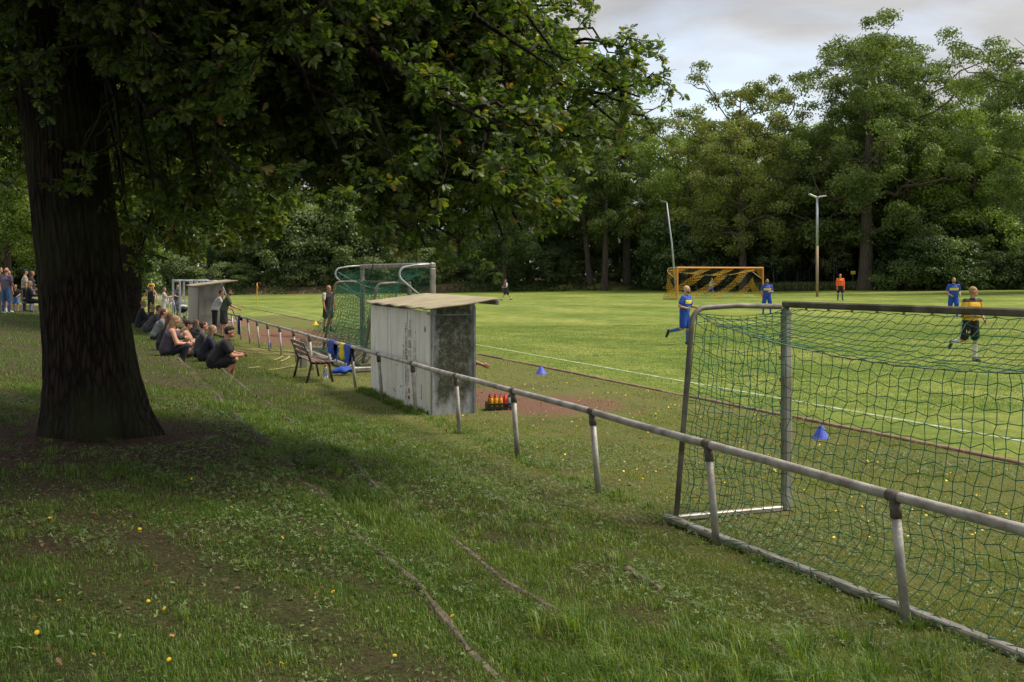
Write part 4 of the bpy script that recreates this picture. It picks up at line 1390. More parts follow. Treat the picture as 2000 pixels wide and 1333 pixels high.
        for i, (q, fl_) in enumerate(((.029, .066), (.010, .076), (-.010, .070), (-.028, .054))):
            a0 = wr + fdv * .088 * k + wd * q * k
            d1 = (fdv + nrmv * .35 + wd * q * 2).normalized(); d2 = (fdv * .55 + nrmv * .9).normalized()
            a1 = a0 + d1 * fl_ * .5 * k; a2 = a1 + d2 * fl_ * .5 * k
            b.capsule(s_(a0), s_(a1), .0098 * k, .0092 * k, 6, 2); b.capsule(s_(a1), s_(a2), .0092 * k, .0082 * k, 6, 2)
        t0 = wr + fdv * .022 * k + wd * .022 * k
        t1 = t0 + (fdv * .6 + wd * .75 + nrmv * .25).normalized() * .042 * k
        t2 = t1 + (fdv * .85 + wd * .2 + nrmv * .4).normalized() * .030 * k
        b.capsule(s_(t0), s_(t1), .014 * k, .0115 * k, 6, 2); b.capsule(s_(t1), s_(t2), .0115 * k, .009 * k, 6, 2)
    finish(b, 'body', smat, root, vox)
    # ------------------------------------------------ top
    g = .017 * k
    if top:
        b = MB()
        hemz = .05
        b.capsule(s_(O + V3(-.062 * k * B, 0, hemz * k * 1.2)), s_(O + V3(.062 * k * B, 0, hemz * k * 1.2)), tb * 1.02 + g)
        b.capsule(s_(O + V3(-.04 * k * B, 0, 0) + ax * .16 * k), s_(O + V3(.04 * k * B, 0, 0) + ax * .16 * k), tb * (.98 if B < 1.2 else 1.14) + g)
        b.capsule(s_(O), s_(J['chest']), tb + g, tb * 1.04 + g)
        b.capsule(s_(J['chest'] - rt * .078 * k * B), s_(J['chest'] + rt * .078 * k * B), tb + g)
        for e in (-1, 1): b.capsule(s_(O + V3(e * .06 * k * B, 0, .04 * k)), s_(J['chest'] + rt * e * .072 * k * B), tb * (1.0 if B < 1.2 else 1.1) + g, tb * .96 + g)
        if female:
            for e in (-1, 1): b.ell(s_(J['chest'] + rt * e * .07 * k * B + fw * .078 * k * B + ax * .02 * k), (.064 * k * B,) * 3, None, 12, 8)
        if top == 'tank':
            for e in (-1, 1): b.capsule(s_(J['chest'] + rt * e * .06 * k), s_(J['neckb'] - ax * .055 * k + rt * e * sw * .5), .07 * k * B, .048 * k * B + g)
        else:
            b.capsule(s_(J['neckb'] - ax * .065 * k - rt * sw * .86), s_(J['neckb'] - ax * .065 * k + rt * sw * .86), .060 * k * B + g)
            b.capsule(s_(J['neckb'] - ax * .05 * k), s_(J['neckb'] + up_n * .006 * k), .070 * k, .066 * k)
            if top == 'hoodie':
                b.capsule(s_(J['neckb'] - fw * .05 * k - rt * .05 * k), s_(J['neckb'] - fw * .05 * k + rt * .05 * k), .055 * k)
        if top == 'dress':
            for nm, (hp, kn, an, fd_, sdv) in legs.items():
                b.capsule(s_(hp), s_(hp.lerp(kn, .9)), .115 * k, .13 * k)
        sl = MB() if sleeve_mat is not None else b
        if top != 'tank':
            for nm, (sh, el, wr, fdv, sg) in arms.items():
                if long_sleeve or top == 'hoodie':
                    sl.capsule(s_(sh), s_(el), .056 * k * B + g * .9, .046 * k + g * .8); sl.capsule(s_(el), s_(el.lerp(wr, .93)), .044 * k + g * .8, .032 * k + g * .6)
                else:
                    sl.capsule(s_(sh), s_(sh.lerp(el, .62)), .056 * k * B + g * .9, .052 * k * B + g * 1.0)
        tm_ = top_mat or cloth(top_c)
        finish(b, {'tank': 'tank_top', 'dress': 'dress', 'hoodie': 'hoodie'}.get(top, 'shirt'), tm_, root, max(vox, .012), 2)
        if sleeve_mat is not None: finish(sl, 'sleeves', sleeve_mat, root, max(vox, .012), 2)
        if bib is not None:
            pass
    # ------------------------------------------------ shorts or trousers
    if bottom and top != 'dress':
        b = MB()
        b.capsule(s_(O + V3(-.06 * k * B, 0, -.0)), s_(O + V3(.06 * k * B, 0, -.0)), tb * 1.05 + g * .6)
        for nm, (hp, kn, an, fd_, sdv) in legs.items():
            if bottom == 'shorts':
                e = hp.lerp(kn, .80)
                b.capsule(s_(hp), s_(e), .096 * k * B + g * 1.0, .078 * k * (1 + (B - 1) * .8) + g * 1.5)
            else:
                b.capsule(s_(hp), s_(kn), .090 * k * B + g * .7, .058 * k * (1 + (B - 1) * .7) + g * .7); b.capsule(s_(kn), s_(kn.lerp(an, .96)), .056 * k * (1 + (B - 1) * .6) + g * .7, .040 * k + g * .7)
        finish(b, bottom, bot_mat or cloth(bot_c), root, max(vox, .012), 2)
    if socks is not None:
        b = MB()
        for nm, (hp, kn, an, fd_, sdv) in legs.items():
            a0 = kn.lerp(an, .22 if socks[1] else .78)
            b.capsule(s_(a0), s_(an), (.050 if socks[1] else .038) * k + .007, .036 * k + .007)
            if socks[1]: b.ell(s_(kn.lerp(an, .30) - fd_ * .012 * k), (.056 * k, .056 * k, .085 * k), Matrix(frame(sdv)[1:] + (sdv,)).transposed(), 12, 8)
        finish(b, 'socks', cloth(socks[0]), root, max(vox, .012), 1)
    if shoes is not None:
        for nm, (hp, kn, an, fd_, sdv) in legs.items():
            b = MB()
            b.capsule(s_(an + sdv * .028 * k - fd_ * .02 * k), s_(an + fd_ * .155 * k + sdv * .044 * k), .046 * k, .036 * k)
            b.capsule(s_(an + sdv * .045 * k - fd_ * .03 * k), s_(an + fd_ * .16 * k + sdv * .052 * k), .034 * k, .032 * k)
            finish(b, 'shoe', cloth(shoes), root, max(vox, .012), 1)
    # ------------------------------------------------ hair, eyes, beard
    hs, hc = hair
    hm = pm('hair', hc, tuple(q * .6 for q in hc), scale=25, rough=.75, bump=.4, bscale=80, stretch=(1, 1, .4))
    b = MB(); hd = J['head']
    if hs != 'bald':
        b.ell(s_(hd + hu * .040 * k - hf * .014 * k), (.080 * k, .092 * k, .088 * k), HM, 14, 10)
        b.ell(s_(hd + hu * .010 * k - hf * .035 * k), (.076 * k, .066 * k, .080 * k), HM, 12, 8)
        if hs == 'full': b.ell(s_(hd + hu * .075 * k + hf * .02 * k), (.072 * k, .080 * k, .052 * k), HM, 12, 8)
        if hs == 'long':
            b.capsule(s_(hd - hf * .03 * k - hu * .02 * k), s_(hd - hf * .075 * k - hu * .24 * k), .078 * k, .060 * k)
            for e in (-1, 1): b.capsule(s_(hd + hr * e * .062 * k - hu * .0 * k), s_(hd + hr * e * .075 * k - hf * .03 * k - hu * .20 * k), .034 * k, .028 * k)
        if hs == 'tail': b.capsule(s_(hd - hf * .10 * k + hu * .03 * k), s_(hd - hf * .13 * k - hu * .16 * k), .036 * k, .022 * k)
        if hs == 'bun': b.ell(s_(hd - hf * .085 * k + hu * .075 * k), (.042 * k,) * 3, None, 10, 8)
        finish(b, 'hair', hm, root, max(vox, .010), 1)
    else:
        b.ell(s_(hd + hu * .004 * k - hf * .026 * k), (.0765 * k, .070 * k, .062 * k), HM, 12, 8)
        finish(b, 'hair', hm, root, .012, 1)
    if beard:
        b = MB(); b.ell(s_(hd + hf * .034 * k - hu * .066 * k), (.060 * k, .060 * k, .050 * k), HM, 12, 8)
        finish(b, 'beard', pm('beard', beard, scale=20, rough=.9), root, .010, 1)
    if vox <= .010 or h > 1.0:
        b = MB()
        for e in (-1, 1): b.ell(s_(hd + hf * .083 * k + hu * .020 * k + hr * e * .031 * k), (.013 * k, .010 * k, .008 * k), HM, 8, 6)
        b.build('eyes', pm('dark_eyes', (.03, .02, .018), rough=.3), root, True)
    if cap:
        b = MB(); b.ell(s_(hd + hu * .045 * k - hf * .006 * k), (.088 * k, .10 * k, .085 * k), HM, 14, 10); b.capsule(s_(hd + hf * .09 * k + hu * .045 * k), s_(hd + hf * .14 * k + hu * .04 * k), .03 * k)
        finish(b, 'cap', cloth(cap), root, .012, 1)
    J['off'] = off; J['arms'] = arms; J['legs'] = legs; J['ax'] = ax; J['k'] = k
    root_info = (root, J)
    if extra: extra(root, J, s_, k)
    return root_info

# poses
RUN_R = dict(lean=9, twist=8, L=(-12, 3, 82, 40), Rg=(14, 3, 12, 0), LA=(30, 14, 78, 25), RA=(-34, 16, 85, 10))
RUN_L = dict(lean=9, twist=-8, Rg=(-14, 3, 80, 40), L=(14, 3, 12, 0), RA=(30, 14, 78, 25), LA=(-34, 16, 85, 10))
STAND = dict(lean=2, L=(2, 5, 3, 0), Rg=(-2, 6, 2, 0), LA=(4, 12, 14, 4), RA=(2, 13, 16, 4))
BLUE = (.012, .075, .46); YEL = (.78, .62, .02)
def jersey(zc, zhem, nm='blue_jersey_with_yellow_band'):
    return banded(nm, BLUE, YEL, zc - .055, zc + .045, hem=zhem)

def number_patch(root, J, s_, k):
    hp, kn, an, fd_, sdv = J['legs']['Rg']
    c = s_(hp.lerp(kn, .52)) + Vector((.0, .105 * k, 0))
    b = MB()
    for (x0, z0, x1, z1) in ((.042, -.04, .042, .04), (.0, -.035, .0, .035), (-.045, -.035, -.045, .035), (0, .038, -.045, .038), (0, -.038, -.045, -.038)):
        b.bar(c + Vector((x0, 0, z0)), c + Vector((x1, 0, z1)), .014, .010, up=Vector((0, 1, 0)))
    b.build('number', pm('pale_gold_number', (.7, .58, .32), rough=.6), root)
    hpl, knl = J['legs']['L'][0], J['legs']['L'][1]
    st = MB()
    a = s_(hp) + Vector((.115 * k, 0, 0)); c2 = s_(hp.lerp(kn, .82)) + Vector((.10 * k, 0, 0))
    st.bar(a, c2, .035, .012, up=Vector((0, 1, 0)))
    st.build('side_stripe', pm('white_stripe', (.7, .7, .7), rough=.7), root)

def crest(root, J, s_, k):
    c = s_(J['chest'] + J['ax'] * .05 * k)
    b = MB(); b.box(c + Vector((-.065 * k, .138 * k, .02 * k)), (.032, .012, .042), None, .006); b.build('crest', pm('gold_crest', (.6, .5, .15), rough=.6), root)
    b = MB(); b.box(c + Vector((.06 * k, .138 * k, .02 * k)), (.05, .010, .012)); b.build('maker_mark', pm('gold_crest', (.6, .5, .15), rough=.6), root)

# ---- on the pitch
q = ground_at(1337, 674)
person('bleached blond player in blue with a yellow band, running beside the near goal frame', q, 118, 1.80, dict(lean=6, twist=-6, yaw=-28, L=(8, 3, 10, 0), Rg=(-2, 4, 76, 30), RA=(-18, 24, 88, 42), LA=(14, 12, 70, 20)),
       top_mat=jersey(1.27, .50), bot_mat=cloth(BLUE), socks=((.05, .12, .50), True), shoes=(.015, .015, .015), hair=('short', (.62, .45, .24)), skin=SKIN, vox=.009, beard=(.10, .05, .03), extra=crest)
q = ground_at(1498, 614)
person('bearded player in blue with a yellow chest band, standing in front of the orange goal', q, 176, 1.78, dict(lean=1, yaw=0, L=(3, 9, 4, 0), Rg=(-3, 9, 4, 0), LA=(6, 16, 80, 48), RA=(-4, 18, 16, 5)),
       top_mat=jersey(1.22, .5, 'blue_jersey_standing'), bot_mat=cloth(BLUE), socks=((.03, .10, .40), True), shoes=(.02, .02, .02), hair=('short', (.02, .014, .01)), skin=SKIN2, vox=.010, beard=(.02, .014, .01), extra=crest)
q = ground_at(1862, 621)
person('player in blue with a yellow chest band, jogging behind the one in yellow and black', q, 186, 1.80, dict(lean=6, yaw=-8, L=(12, 4, 12, 0), Rg=(-8, 4, 50, 25), LA=(-12, 14, 70, 10), RA=(-8, 20, 62, 25)),
       top_mat=jersey(1.24, .5, 'blue_jersey_jogging'), bot_mat=cloth(BLUE), socks=((.05, .12, .50), True), shoes=(.6, .6, .6), hair=('short', (.16, .08, .04)), skin=SKIN, vox=.010, beard=(.12, .06, .035), extra=crest)
q = ground_at(1895, 706)
person('player in yellow and black shirt and black shorts, looking aside while running behind the net', q, 165, 1.80, dict(lean=9, twist=4, yaw=-72, L=(4, 3, 8, 0), Rg=(-10, 4, 70, 35), RA=(4, 22, 66, 42), LA=(-16, 20, 60, 5)),
       top_mat=banded('yellow_black_jersey', (.72, .42, .015), (.70, .46, .03), 9, 10, top=(.018, .014, .012), ztop=1.38, stripe=False), bot_mat=cloth((.012, .012, .013)), socks=((.66, .64, .62), True), shoes=(.05, .05, .055),
       hair=('short', (.40, .24, .11)), skin=SKIN, vox=.009, extra=number_patch)
q = ground_at(1641, 587)
person('goalkeeper in an orange shirt, black shorts and red and white gloves', q, 180, 1.86, dict(lean=1, L=(0, 7, 2, 0), Rg=(0, 7, 2, 0), LA=(2, 10, 10, 3), RA=(2, 10, 10, 3)), top='tee', long_sleeve=True, top_c=(.95, .16, .03), bot_c=(.015, .015, .015),
       socks=((.03, .07, .16), True), hair=('short', (.16, .11, .07)), skin=SKIN, vox=.012,
       extra=lambda root, J, s_, k: [(lambda b: (b.capsule(s_(J['arms'][a][2]), s_(J['arms'][a][2] + J['arms'][a][3] * .17), .045, .05), b.build('glove', cloth((.75, .12, .14)), root, True)))(MB()) for a in ('LA', 'RA')])
q = ground_at(1388, 578)
person('young runner in a pale green bib and blue shorts behind the orange goal', q, 90, 1.62, dict(lean=10, L=(28, 2, 12, 0), Rg=(-28, 2, 40, 15), LA=(-20, 8, 70, 10), RA=(30, 10, 80, 20)), top_c=(.42, .68, .28), sleeve_mat=cloth(BLUE), bot_c=BLUE,
       socks=((.55, .5, .5), False), shoes=(.5, .12, .06), hair=('short', (.20, .10, .05)), vox=.014)
q = ground_at(641, 648)
person('bald man in a black shirt with pale sleeves standing by the big green net', q, 130, 1.84, dict(lean=1, yaw=-10, L=(2, 4, 3, 0), Rg=(-3, 5, 2, 0), LA=(4, 12, 18, 6), RA=(2, 12, 12, 4)), top_c=(.015, .015, .018), sleeve_mat=cloth((.60, .57, .48)), bot_c=(.012, .012, .014),
       socks=((.02, .02, .02), False), shoes=(.02, .03, .03), hair=('bald', (.35, .17, .10)), skin=(.48, .22, .14), vox=.010)
q = ground_at(989, 587)
person('man in black with white sleeves striding left across the far lawn', q, -108, 1.78, dict(lean=4, L=(30, 3, 6, 0), Rg=(-26, 3, 14, 0), LA=(10, 16, 80, 40), RA=(14, 22, 78, 40)), top_c=(.012, .012, .02), sleeve_mat=cloth((.72, .68, .60)), bot_c=(.012, .012, .02),
       socks=((.7, .7, .7), False), shoes=(.03, .03, .03), hair=('short', (.10, .06, .03)), vox=.014)
# ---- sitting inside the white shelter: only hair, a hand and a foot show
q = ptz(5.22, 17.75)
person('person sitting inside the white shelter with one tanned hand stretched out past its edge', q, 70, 1.78, dict(lean=24, twist=10, L=(80, 8, 84, 0), Rg=(80, 8, 76, 0), LA=(40, 10, 40, 10), RA=(56, 6, 14, 0)), seat=.44, top_c=(.02, .03, .07), bot_c=(.015, .02, .04),
       socks=((.3, .3, .3), False), shoes=(.08, .08, .09), hair=('short', (.25, .11, .05)), skin=TAN, vox=.010)

# ---- leaning on the rail by the small shelter
q = ptz(4.22, 41.0)
person('man in a grey green shirt and dark shorts leaning on the rail', q, 70, 1.80, dict(lean=16, nod=4, L=(-4, 4, 2, 0), Rg=(6, 4, 12, 0), LA=(28, 8, 40, 10), RA=(26, 8, 40, 8)), top_c=(.085, .115, .085), bot_c=(.05, .05, .05), shoes=(.04, .04, .04), hair=('short', (.09, .04, .02)), beard=(.08, .035, .02), vox=.011)
q = ptz(4.05, 42.4)
person('man in a white shirt leaning on the rail, half behind the one in grey green', q, 72, 1.78, dict(lean=20, nod=12, L=(-2, 4, 2, 0), Rg=(2, 4, 4, 0), LA=(34, 8, 30, 5), RA=(30, 8, 35, 8)), top_c=(.70, .68, .66), bottom='trousers', bot_c=(.02, .02, .025), shoes=(.04, .04, .04), hair=('short', (.09, .045, .025)), vox=.011)
# jacket hanging at the rail
hj = hang_cloth('hanging_jacket', 39.3, 39.9, .62, .2, m_navy, 'dark blue jacket hanging on the rail beside the leaning men', 7)

# ---- lower row
SIT = dict(lean=24, L=(122, 9, 134, 0), Rg=(118, 9, 130, 0), LA=(30, 8, 58, 26), RA=(30, 8, 58, 26))
def sitter(label, p, t, heading, h, pose, **kw):
    q = ptz(p, t)
    pp = dict(SIT); pp.update(pose)
    return person(label, q, heading, h, pp, seat=0.0, **kw)
sitter('heavy set man in black shirt and shorts sitting nearest in the lower row', 2.30, 24.2, 76, 1.86, dict(lean=28, yaw=4, nod=2, L=(108, 8, 118, 0), Rg=(104, 14, 134, 0), LA=(36, 8, 48, 40), RA=(30, 16, 56, 50)), top_c=(.012, .012, .014), bot_c=(.015, .015, .018), shoes=(.02, .02, .02),
       hair=('full', (.012, .008, .006)), skin=(.46, .22, .14), build=1.28, vox=.009)
sitter('light haired woman in a dark blue top behind the crouching man', 2.25, 26.3, 80, 1.68, dict(lean=22), top='hoodie', top_c=(.010, .014, .035), bottom='trousers', bot_c=(.02, .02, .025), hair=('long', (.30, .18, .10)), female=True, vox=.011)
sitter('dark haired woman in grey, furthest of the three in the lower row', 2.25, 27.7, 70, 1.70, dict(lean=14), top='hoodie', top_c=(.05, .05, .055), bottom='trousers', bot_c=(.02, .02, .025), hair=('bun', (.07, .03, .02)), female=True, vox=.012)
# girls between the rows
sitter('small girl leaning forward, left of the long haired one', 2.3, 33.6, 60, 1.45, dict(lean=12), top='tank', top_c=(.30, .18, .15), bot_c=(.25, .16, .14), hair=('bun', (.16, .07, .03)), female=True, vox=.014)
sitter('long haired girl sitting beside the small grey shelter', 2.5, 32.2, 40, 1.50, dict(lean=10), top_c=(.03, .03, .035), bot_c=(.30, .18, .16), hair=('long', (.12, .06, .03)), female=True, vox=.014)
# ---- upper row
def phone(root, J, s_, k):
    c = s_(J['arms']['RA'][2] + J['arms']['RA'][3] * .10)
    b = MB(); b.box(c + Vector((-.02, .02, .02)), (.075, .012, .15), Matrix.Rotation(R(-50), 3, 'X'), .004); b.build('phone', m_black, root)
wm = sitter('broad blonde woman in a purple grey sleeveless top looking down at her phone', 1.42, 25.3, 72, 1.76, dict(lean=14, nod=22, L=(112, 8, 126, 0), Rg=(108, 10, 124, 0), LA=(24, 8, 62, 22), RA=(20, 14, 66, 26)), top='tank', top_c=(.06, .045, .065), bottom='trousers', bot_c=(.010, .012, .022),
       shoes=(.05, .05, .055), hair=('long', (.33, .20, .09)), female=True, build=1.30, vox=.009, skin=(.58, .29, .18))
sitter('brown haired woman in black right behind the blonde woman', 1.40, 27.0, 70, 1.74, dict(lean=18, nod=8), top_c=(.012, .012, .014), long_sleeve=True, bottom='trousers', bot_c=(.012, .012, .014), hair=('long', (.13, .065, .03)), female=True, vox=.011)
sitter('person with a black and red cap in the upper row', 1.95, 29.3, 78, 1.66, dict(lean=22), top_c=(.55, .30, .20), bot_c=(.35, .2, .15), hair=('short', (.05, .02, .015)), cap=(.02, .012, .012), vox=.012)
sitter('woman in a light grey jumper with dark red hair sitting upright', 1.45, 31.2, 74, 1.74, dict(lean=24, yaw=5), top_c=(.17, .19, .19), long_sleeve=True, bottom='trousers', bot_c=(.015, .02, .03), hair=('tail', (.10, .035, .02)), female=True, vox=.011, shoes=(.6, .6, .6))
sitter('black haired man in a dark shirt between the grey jumper and the pinstripe shirt', 1.70, 34.4, 72, 1.78, dict(lean=22), top_c=(.03, .028, .03), long_sleeve=True, bottom='trousers', bot_c=(.03, .03, .03), hair=('full', (.012, .01, .01)), vox=.012)
sitter('man in a grey pinstripe shirt bending forward with brown hair', 1.45, 36.0, 74, 1.84, dict(lean=34), top_c=(.065, .06, .065), long_sleeve=True, bottom='trousers', bot_c=(.05, .045, .06), hair=('short', (.12, .06, .035)), vox=.011, shoes=(.6, .5, .45))
sitter('blond man in a dark hooded jacket near the oak trunk', 1.35, 40.0, 72, 1.84, dict(lean=14), top='hoodie', top_c=(.012, .014, .022), bottom='trousers', bot_c=(.03, .02, .03), hair=('short', (.36, .22, .11)), vox=.011)
sitter('man with ginger blond hair and an orange collar behind the blond one', 1.75, 42.6, 70, 1.80, dict(lean=14), top_c=(.03, .03, .03), bottom='trousers', bot_c=(.03, .03, .03), hair=('short', (.42, .27, .15)), vox=.012)
sitter('dark haired person half hidden by the oak trunk at the end of the upper row', 1.30, 44.4, 66, 1.78, dict(lean=12), top_c=(.04, .03, .04), bottom='trousers', bot_c=(.03, .03, .03), hair=('short', (.04, .02, .015)), vox=.013)

# ---- standing further back on the left
q = gpos(295, 60, 0)
tw_, JJ = person('woman in a black tank top and cap with a child on her shoulders', q, 178, 1.70, dict(lean=1, LA=(8, 32, 20, -22), RA=(8, 32, 20, -22)), top='tank', top_c=(.012, .012, .014), bottom='trousers', bot_c=(.015, .015, .02), hair=('short', (.012, .01, .01)), female=True, vox=.013, skin=(.46, .22, .15), cap=(.012, .012, .015))
sh_ = q + Vector((0, .10, 1.70 * .80))
person('small child in a yellow shirt riding on the shoulders of the woman in black', sh_, 178, 1.0, dict(lean=4, L=(70, 22, 75, 0), Rg=(70, 22, 75, 0), LA=(30, 25, 50, 10), RA=(30, 25, 50, 10)), seat=0.0, top_c=(.70, .50, .04), bot_c=(.08, .10, .05), shoes=None, hair=('short', (.20, .09, .05)), vox=.014)
q = gpos(320, 56, 0)
person('slim young woman in a white dress holding the baby, facing right', q, 80, 1.60, dict(lean=2, LA=(28, 8, 70, 15), RA=(35, 14, 70, 30)), top='dress', top_c=(.62, .58, .53), shoes=(.5, .4, .35), hair=('long', (.24, .13, .07)), female=True, vox=.013)
person('baby in a white hat and striped suit carried by the woman in the white dress', q + Vector((.33, .05, .78)), 200, .72, dict(lean=0, L=(60, 20, 70, 0), Rg=(60, 20, 70, 0)), seat=0.0, top_c=(.55, .55, .62), bottom='trousers', bot_c=(.55, .5, .58), shoes=None, hair=('short', (.3, .2, .1)), cap=(.75, .74, .75), vox=.012)
q = gpos(343, 62, 0)
person('man in a dark blue shirt leaning on the rail beyond the small shelter', q, 120, 1.80, dict(lean=14, LA=(26, 16, 50, 10), RA=(26, 16, 50, 10)), top_c=(.015, .025, .05), bottom='trousers', bot_c=(.02, .02, .03), hair=('short', (.10, .07, .05)), vox=.013)
# ---- people left of the oak
q = ground_at(12, 613)
person('man in purple grey shirt and blue jeans, seen from behind at the left edge', q, 20, 1.82, dict(lean=1, L=(0, 5, 2, 0), Rg=(0, 7, 2, 0), LA=(4, 10, 14, 3), RA=(10, 10, 30, 10)), top_c=(.15, .12, .17), bottom='trousers', bot_c=(.06, .14, .28), shoes=(.5, .42, .38), hair=('bald', (.30, .16, .11)), skin=(.52, .26, .18), vox=.011)
q = gpos(-2, 45, 0)
person('tall man with short dark hair half outside the left edge', q, 70, 1.88, dict(), top_c=(.02, .015, .015), bottom='trousers', bot_c=(.03, .03, .04), hair=('short', (.03, .02, .015)), vox=.014)
q = gpos(15, 45.5, 0)
person('person facing right, hidden behind the man in the purple grey shirt', q, 95, 1.74, dict(), top_c=(.05, .04, .04), bottom='shorts', bot_c=(.05, .05, .06), socks=((.7, .7, .7), False), shoes=(.6, .6, .6), hair=('short', (.2, .1, .06)), vox=.014)
q = gpos(31, 46, 0)
person('child in a black shirt with a green print and blue shorts', q, 175, 1.15, dict(LA=(6, 14, 50, 20), RA=(6, 14, 50, 20)), top_c=(.012, .02, .014), bot_c=(.12, .25, .55), hair=('short', (.20, .09, .04)), shoes=(.03, .03, .03), vox=.012)
q = gpos(48, 47, 0)
person('man in a beige shirt with black hair standing behind the chair', q, 60, 1.78, dict(LA=(20, 10, 60, 20)), top_c=(.40, .35, .25), bottom='trousers', bot_c=(.02, .02, .02), hair=('full', (.012, .01, .01)), vox=.013)
q = gpos(61, 46.5, 0)
person('long haired woman with a dark top standing next to the oak trunk', q, 75, 1.74, dict(), top_c=(.02, .02, .03), bottom='trousers', bot_c=(.14, .18, .28), hair=('long', (.14, .07, .04)), female=True, vox=.013)
q = gpos(56, 43.9, 0)
person('blonde woman in black sitting on the dark chair left of the oak', q, 70, 1.68, dict(lean=4, L=(86, 6, 84, 0), Rg=(86, 6, 84, 0), LA=(26, 8, 60, 10), RA=(26, 8, 60, 10)), seat=.45, top='hoodie', top_c=(.012, .013, .02), bottom='trousers', bot_c=(.012, .013, .02), shoes=(.65, .65, .65), hair=('long', (.45, .30, .17)), female=True, vox=.012)

dg = bpy.context.evaluated_depsgraph_get()
dg.update()
for o in REM:
    me = bpy.data.meshes.new_from_object(o.evaluated_get(dg))
    o.modifiers.clear()
    me.name = o.name
    o.data = me
print('people parts', len(REM))
# ================================================================ vegetation
OAK_DARK = [(.0, (.034, .060, .026)), (.35, (.055, .092, .032)), (.60, (.090, .135, .036)), (.80, (.15, .17, .04)), (.90, (.24, .13, .055))]
m_oak = leaf_mat('oak_leaves', OAK_DARK, trans=.46, rough=.46, spec=.45, tcol=(1.9, 2.1, .5))
m_far_a = leaf_mat('dark_oak_foliage', [(0, (0.067, 0.105, 0.032)), (.4, (0.105, 0.154, 0.044)), (.8, (0.165, 0.213, 0.063)), (1, (0.244, 0.256, 0.085))], trans=.38, rough=.5)
m_far_b = leaf_mat('yellowish_oak_foliage', [(0, (0.091, 0.128, 0.034)), (.4, (0.146, 0.183, 0.051)), (.8, (0.232, 0.250, 0.073)), (1, (0.317, 0.268, 0.104))], trans=.38, rough=.5)
m_far_c = leaf_mat('bright_linden_foliage', [(0, (0.095, 0.146, 0.029)), (.4, (0.146, 0.213, 0.046)), (.8, (0.220, 0.287, 0.068)), (1, (0.293, 0.329, 0.085))], trans=.42, rough=.5)
m_far_d = leaf_mat('deep_green_foliage', [(0, (0.044, 0.073, 0.022)), (.5, (0.068, 0.110, 0.033)), (1, (0.122, 0.171, 0.055))], trans=.32, rough=.5)
m_bush = leaf_mat('grey_green_shrub_foliage', [(0, (0.061, 0.095, 0.034)), (.5, (0.107, 0.151, 0.051)), (1, (0.207, 0.244, 0.104))], trans=.3, rough=.5)
bark_far = pm('grey_brown_bark', (.055, .042, .032), (.12, .095, .075), scale=3, rough=.95, bump=.5, stretch=(4, 4, .5))

RHOMB = [(0, 0, 0), (.5, .34, .05), (1, 0, -.04), (.5, -.34, .05)]
LEAF5 = ([(0, 0, 0), (.42, .33, .07), (1, 0, -.06), (.42, -.33, .07), (.55, 0, 0)], [(0, 4, 1), (1, 4, 2), (0, 3, 4), (3, 2, 4)])

def leaves_on_clusters(cen, rad, per, size, g, up=.35):
    """leaf faces around cluster centres: thick shells, more on the outside and the top"""
    n = len(cen); N = n * per
    c = np.repeat(cen, per, 0); r = np.repeat(rad, per, 0)
    d = nrm(g.normal(size=(N, 3)))
    d[:, 2] = np.where((d[:, 2] < -.1) & (g.random(N) < .5), -d[:, 2], d[:, 2])
    rr = (g.random(N) ** .45)
    pos = c + d * rr[:, None] * r
    nv = nrm(d + g.normal(size=(N, 3)) * .55 + np.array([0, 0, up]))
    xd = nrm(np.cross(nv, g.normal(size=(N, 3))))
    xd[:, 2] -= .25
    v = np.repeat(g.random(n), per) * .6 + .4 * g.random(N)
    s = size * g.uniform(.6, 1.3, N)
    return pos, axes_from(xd, nv), s, v

def branch_pts(a, b, sag, g, n=6, wob=.05):
    a = np.array(a, float); b = np.array(b, float)
    L = np.linalg.norm(b - a)
    t = np.linspace(0, 1, n)[:, None]
    q = a + (b - a) * t
    q[:, 2] += sag * L * (4 * t[:, 0] * (1 - t[:, 0]))
    w_ = g.normal(size=(n, 3)) * wob * L
    w_[0] = 0; w_[-1] = 0
    return q + w_

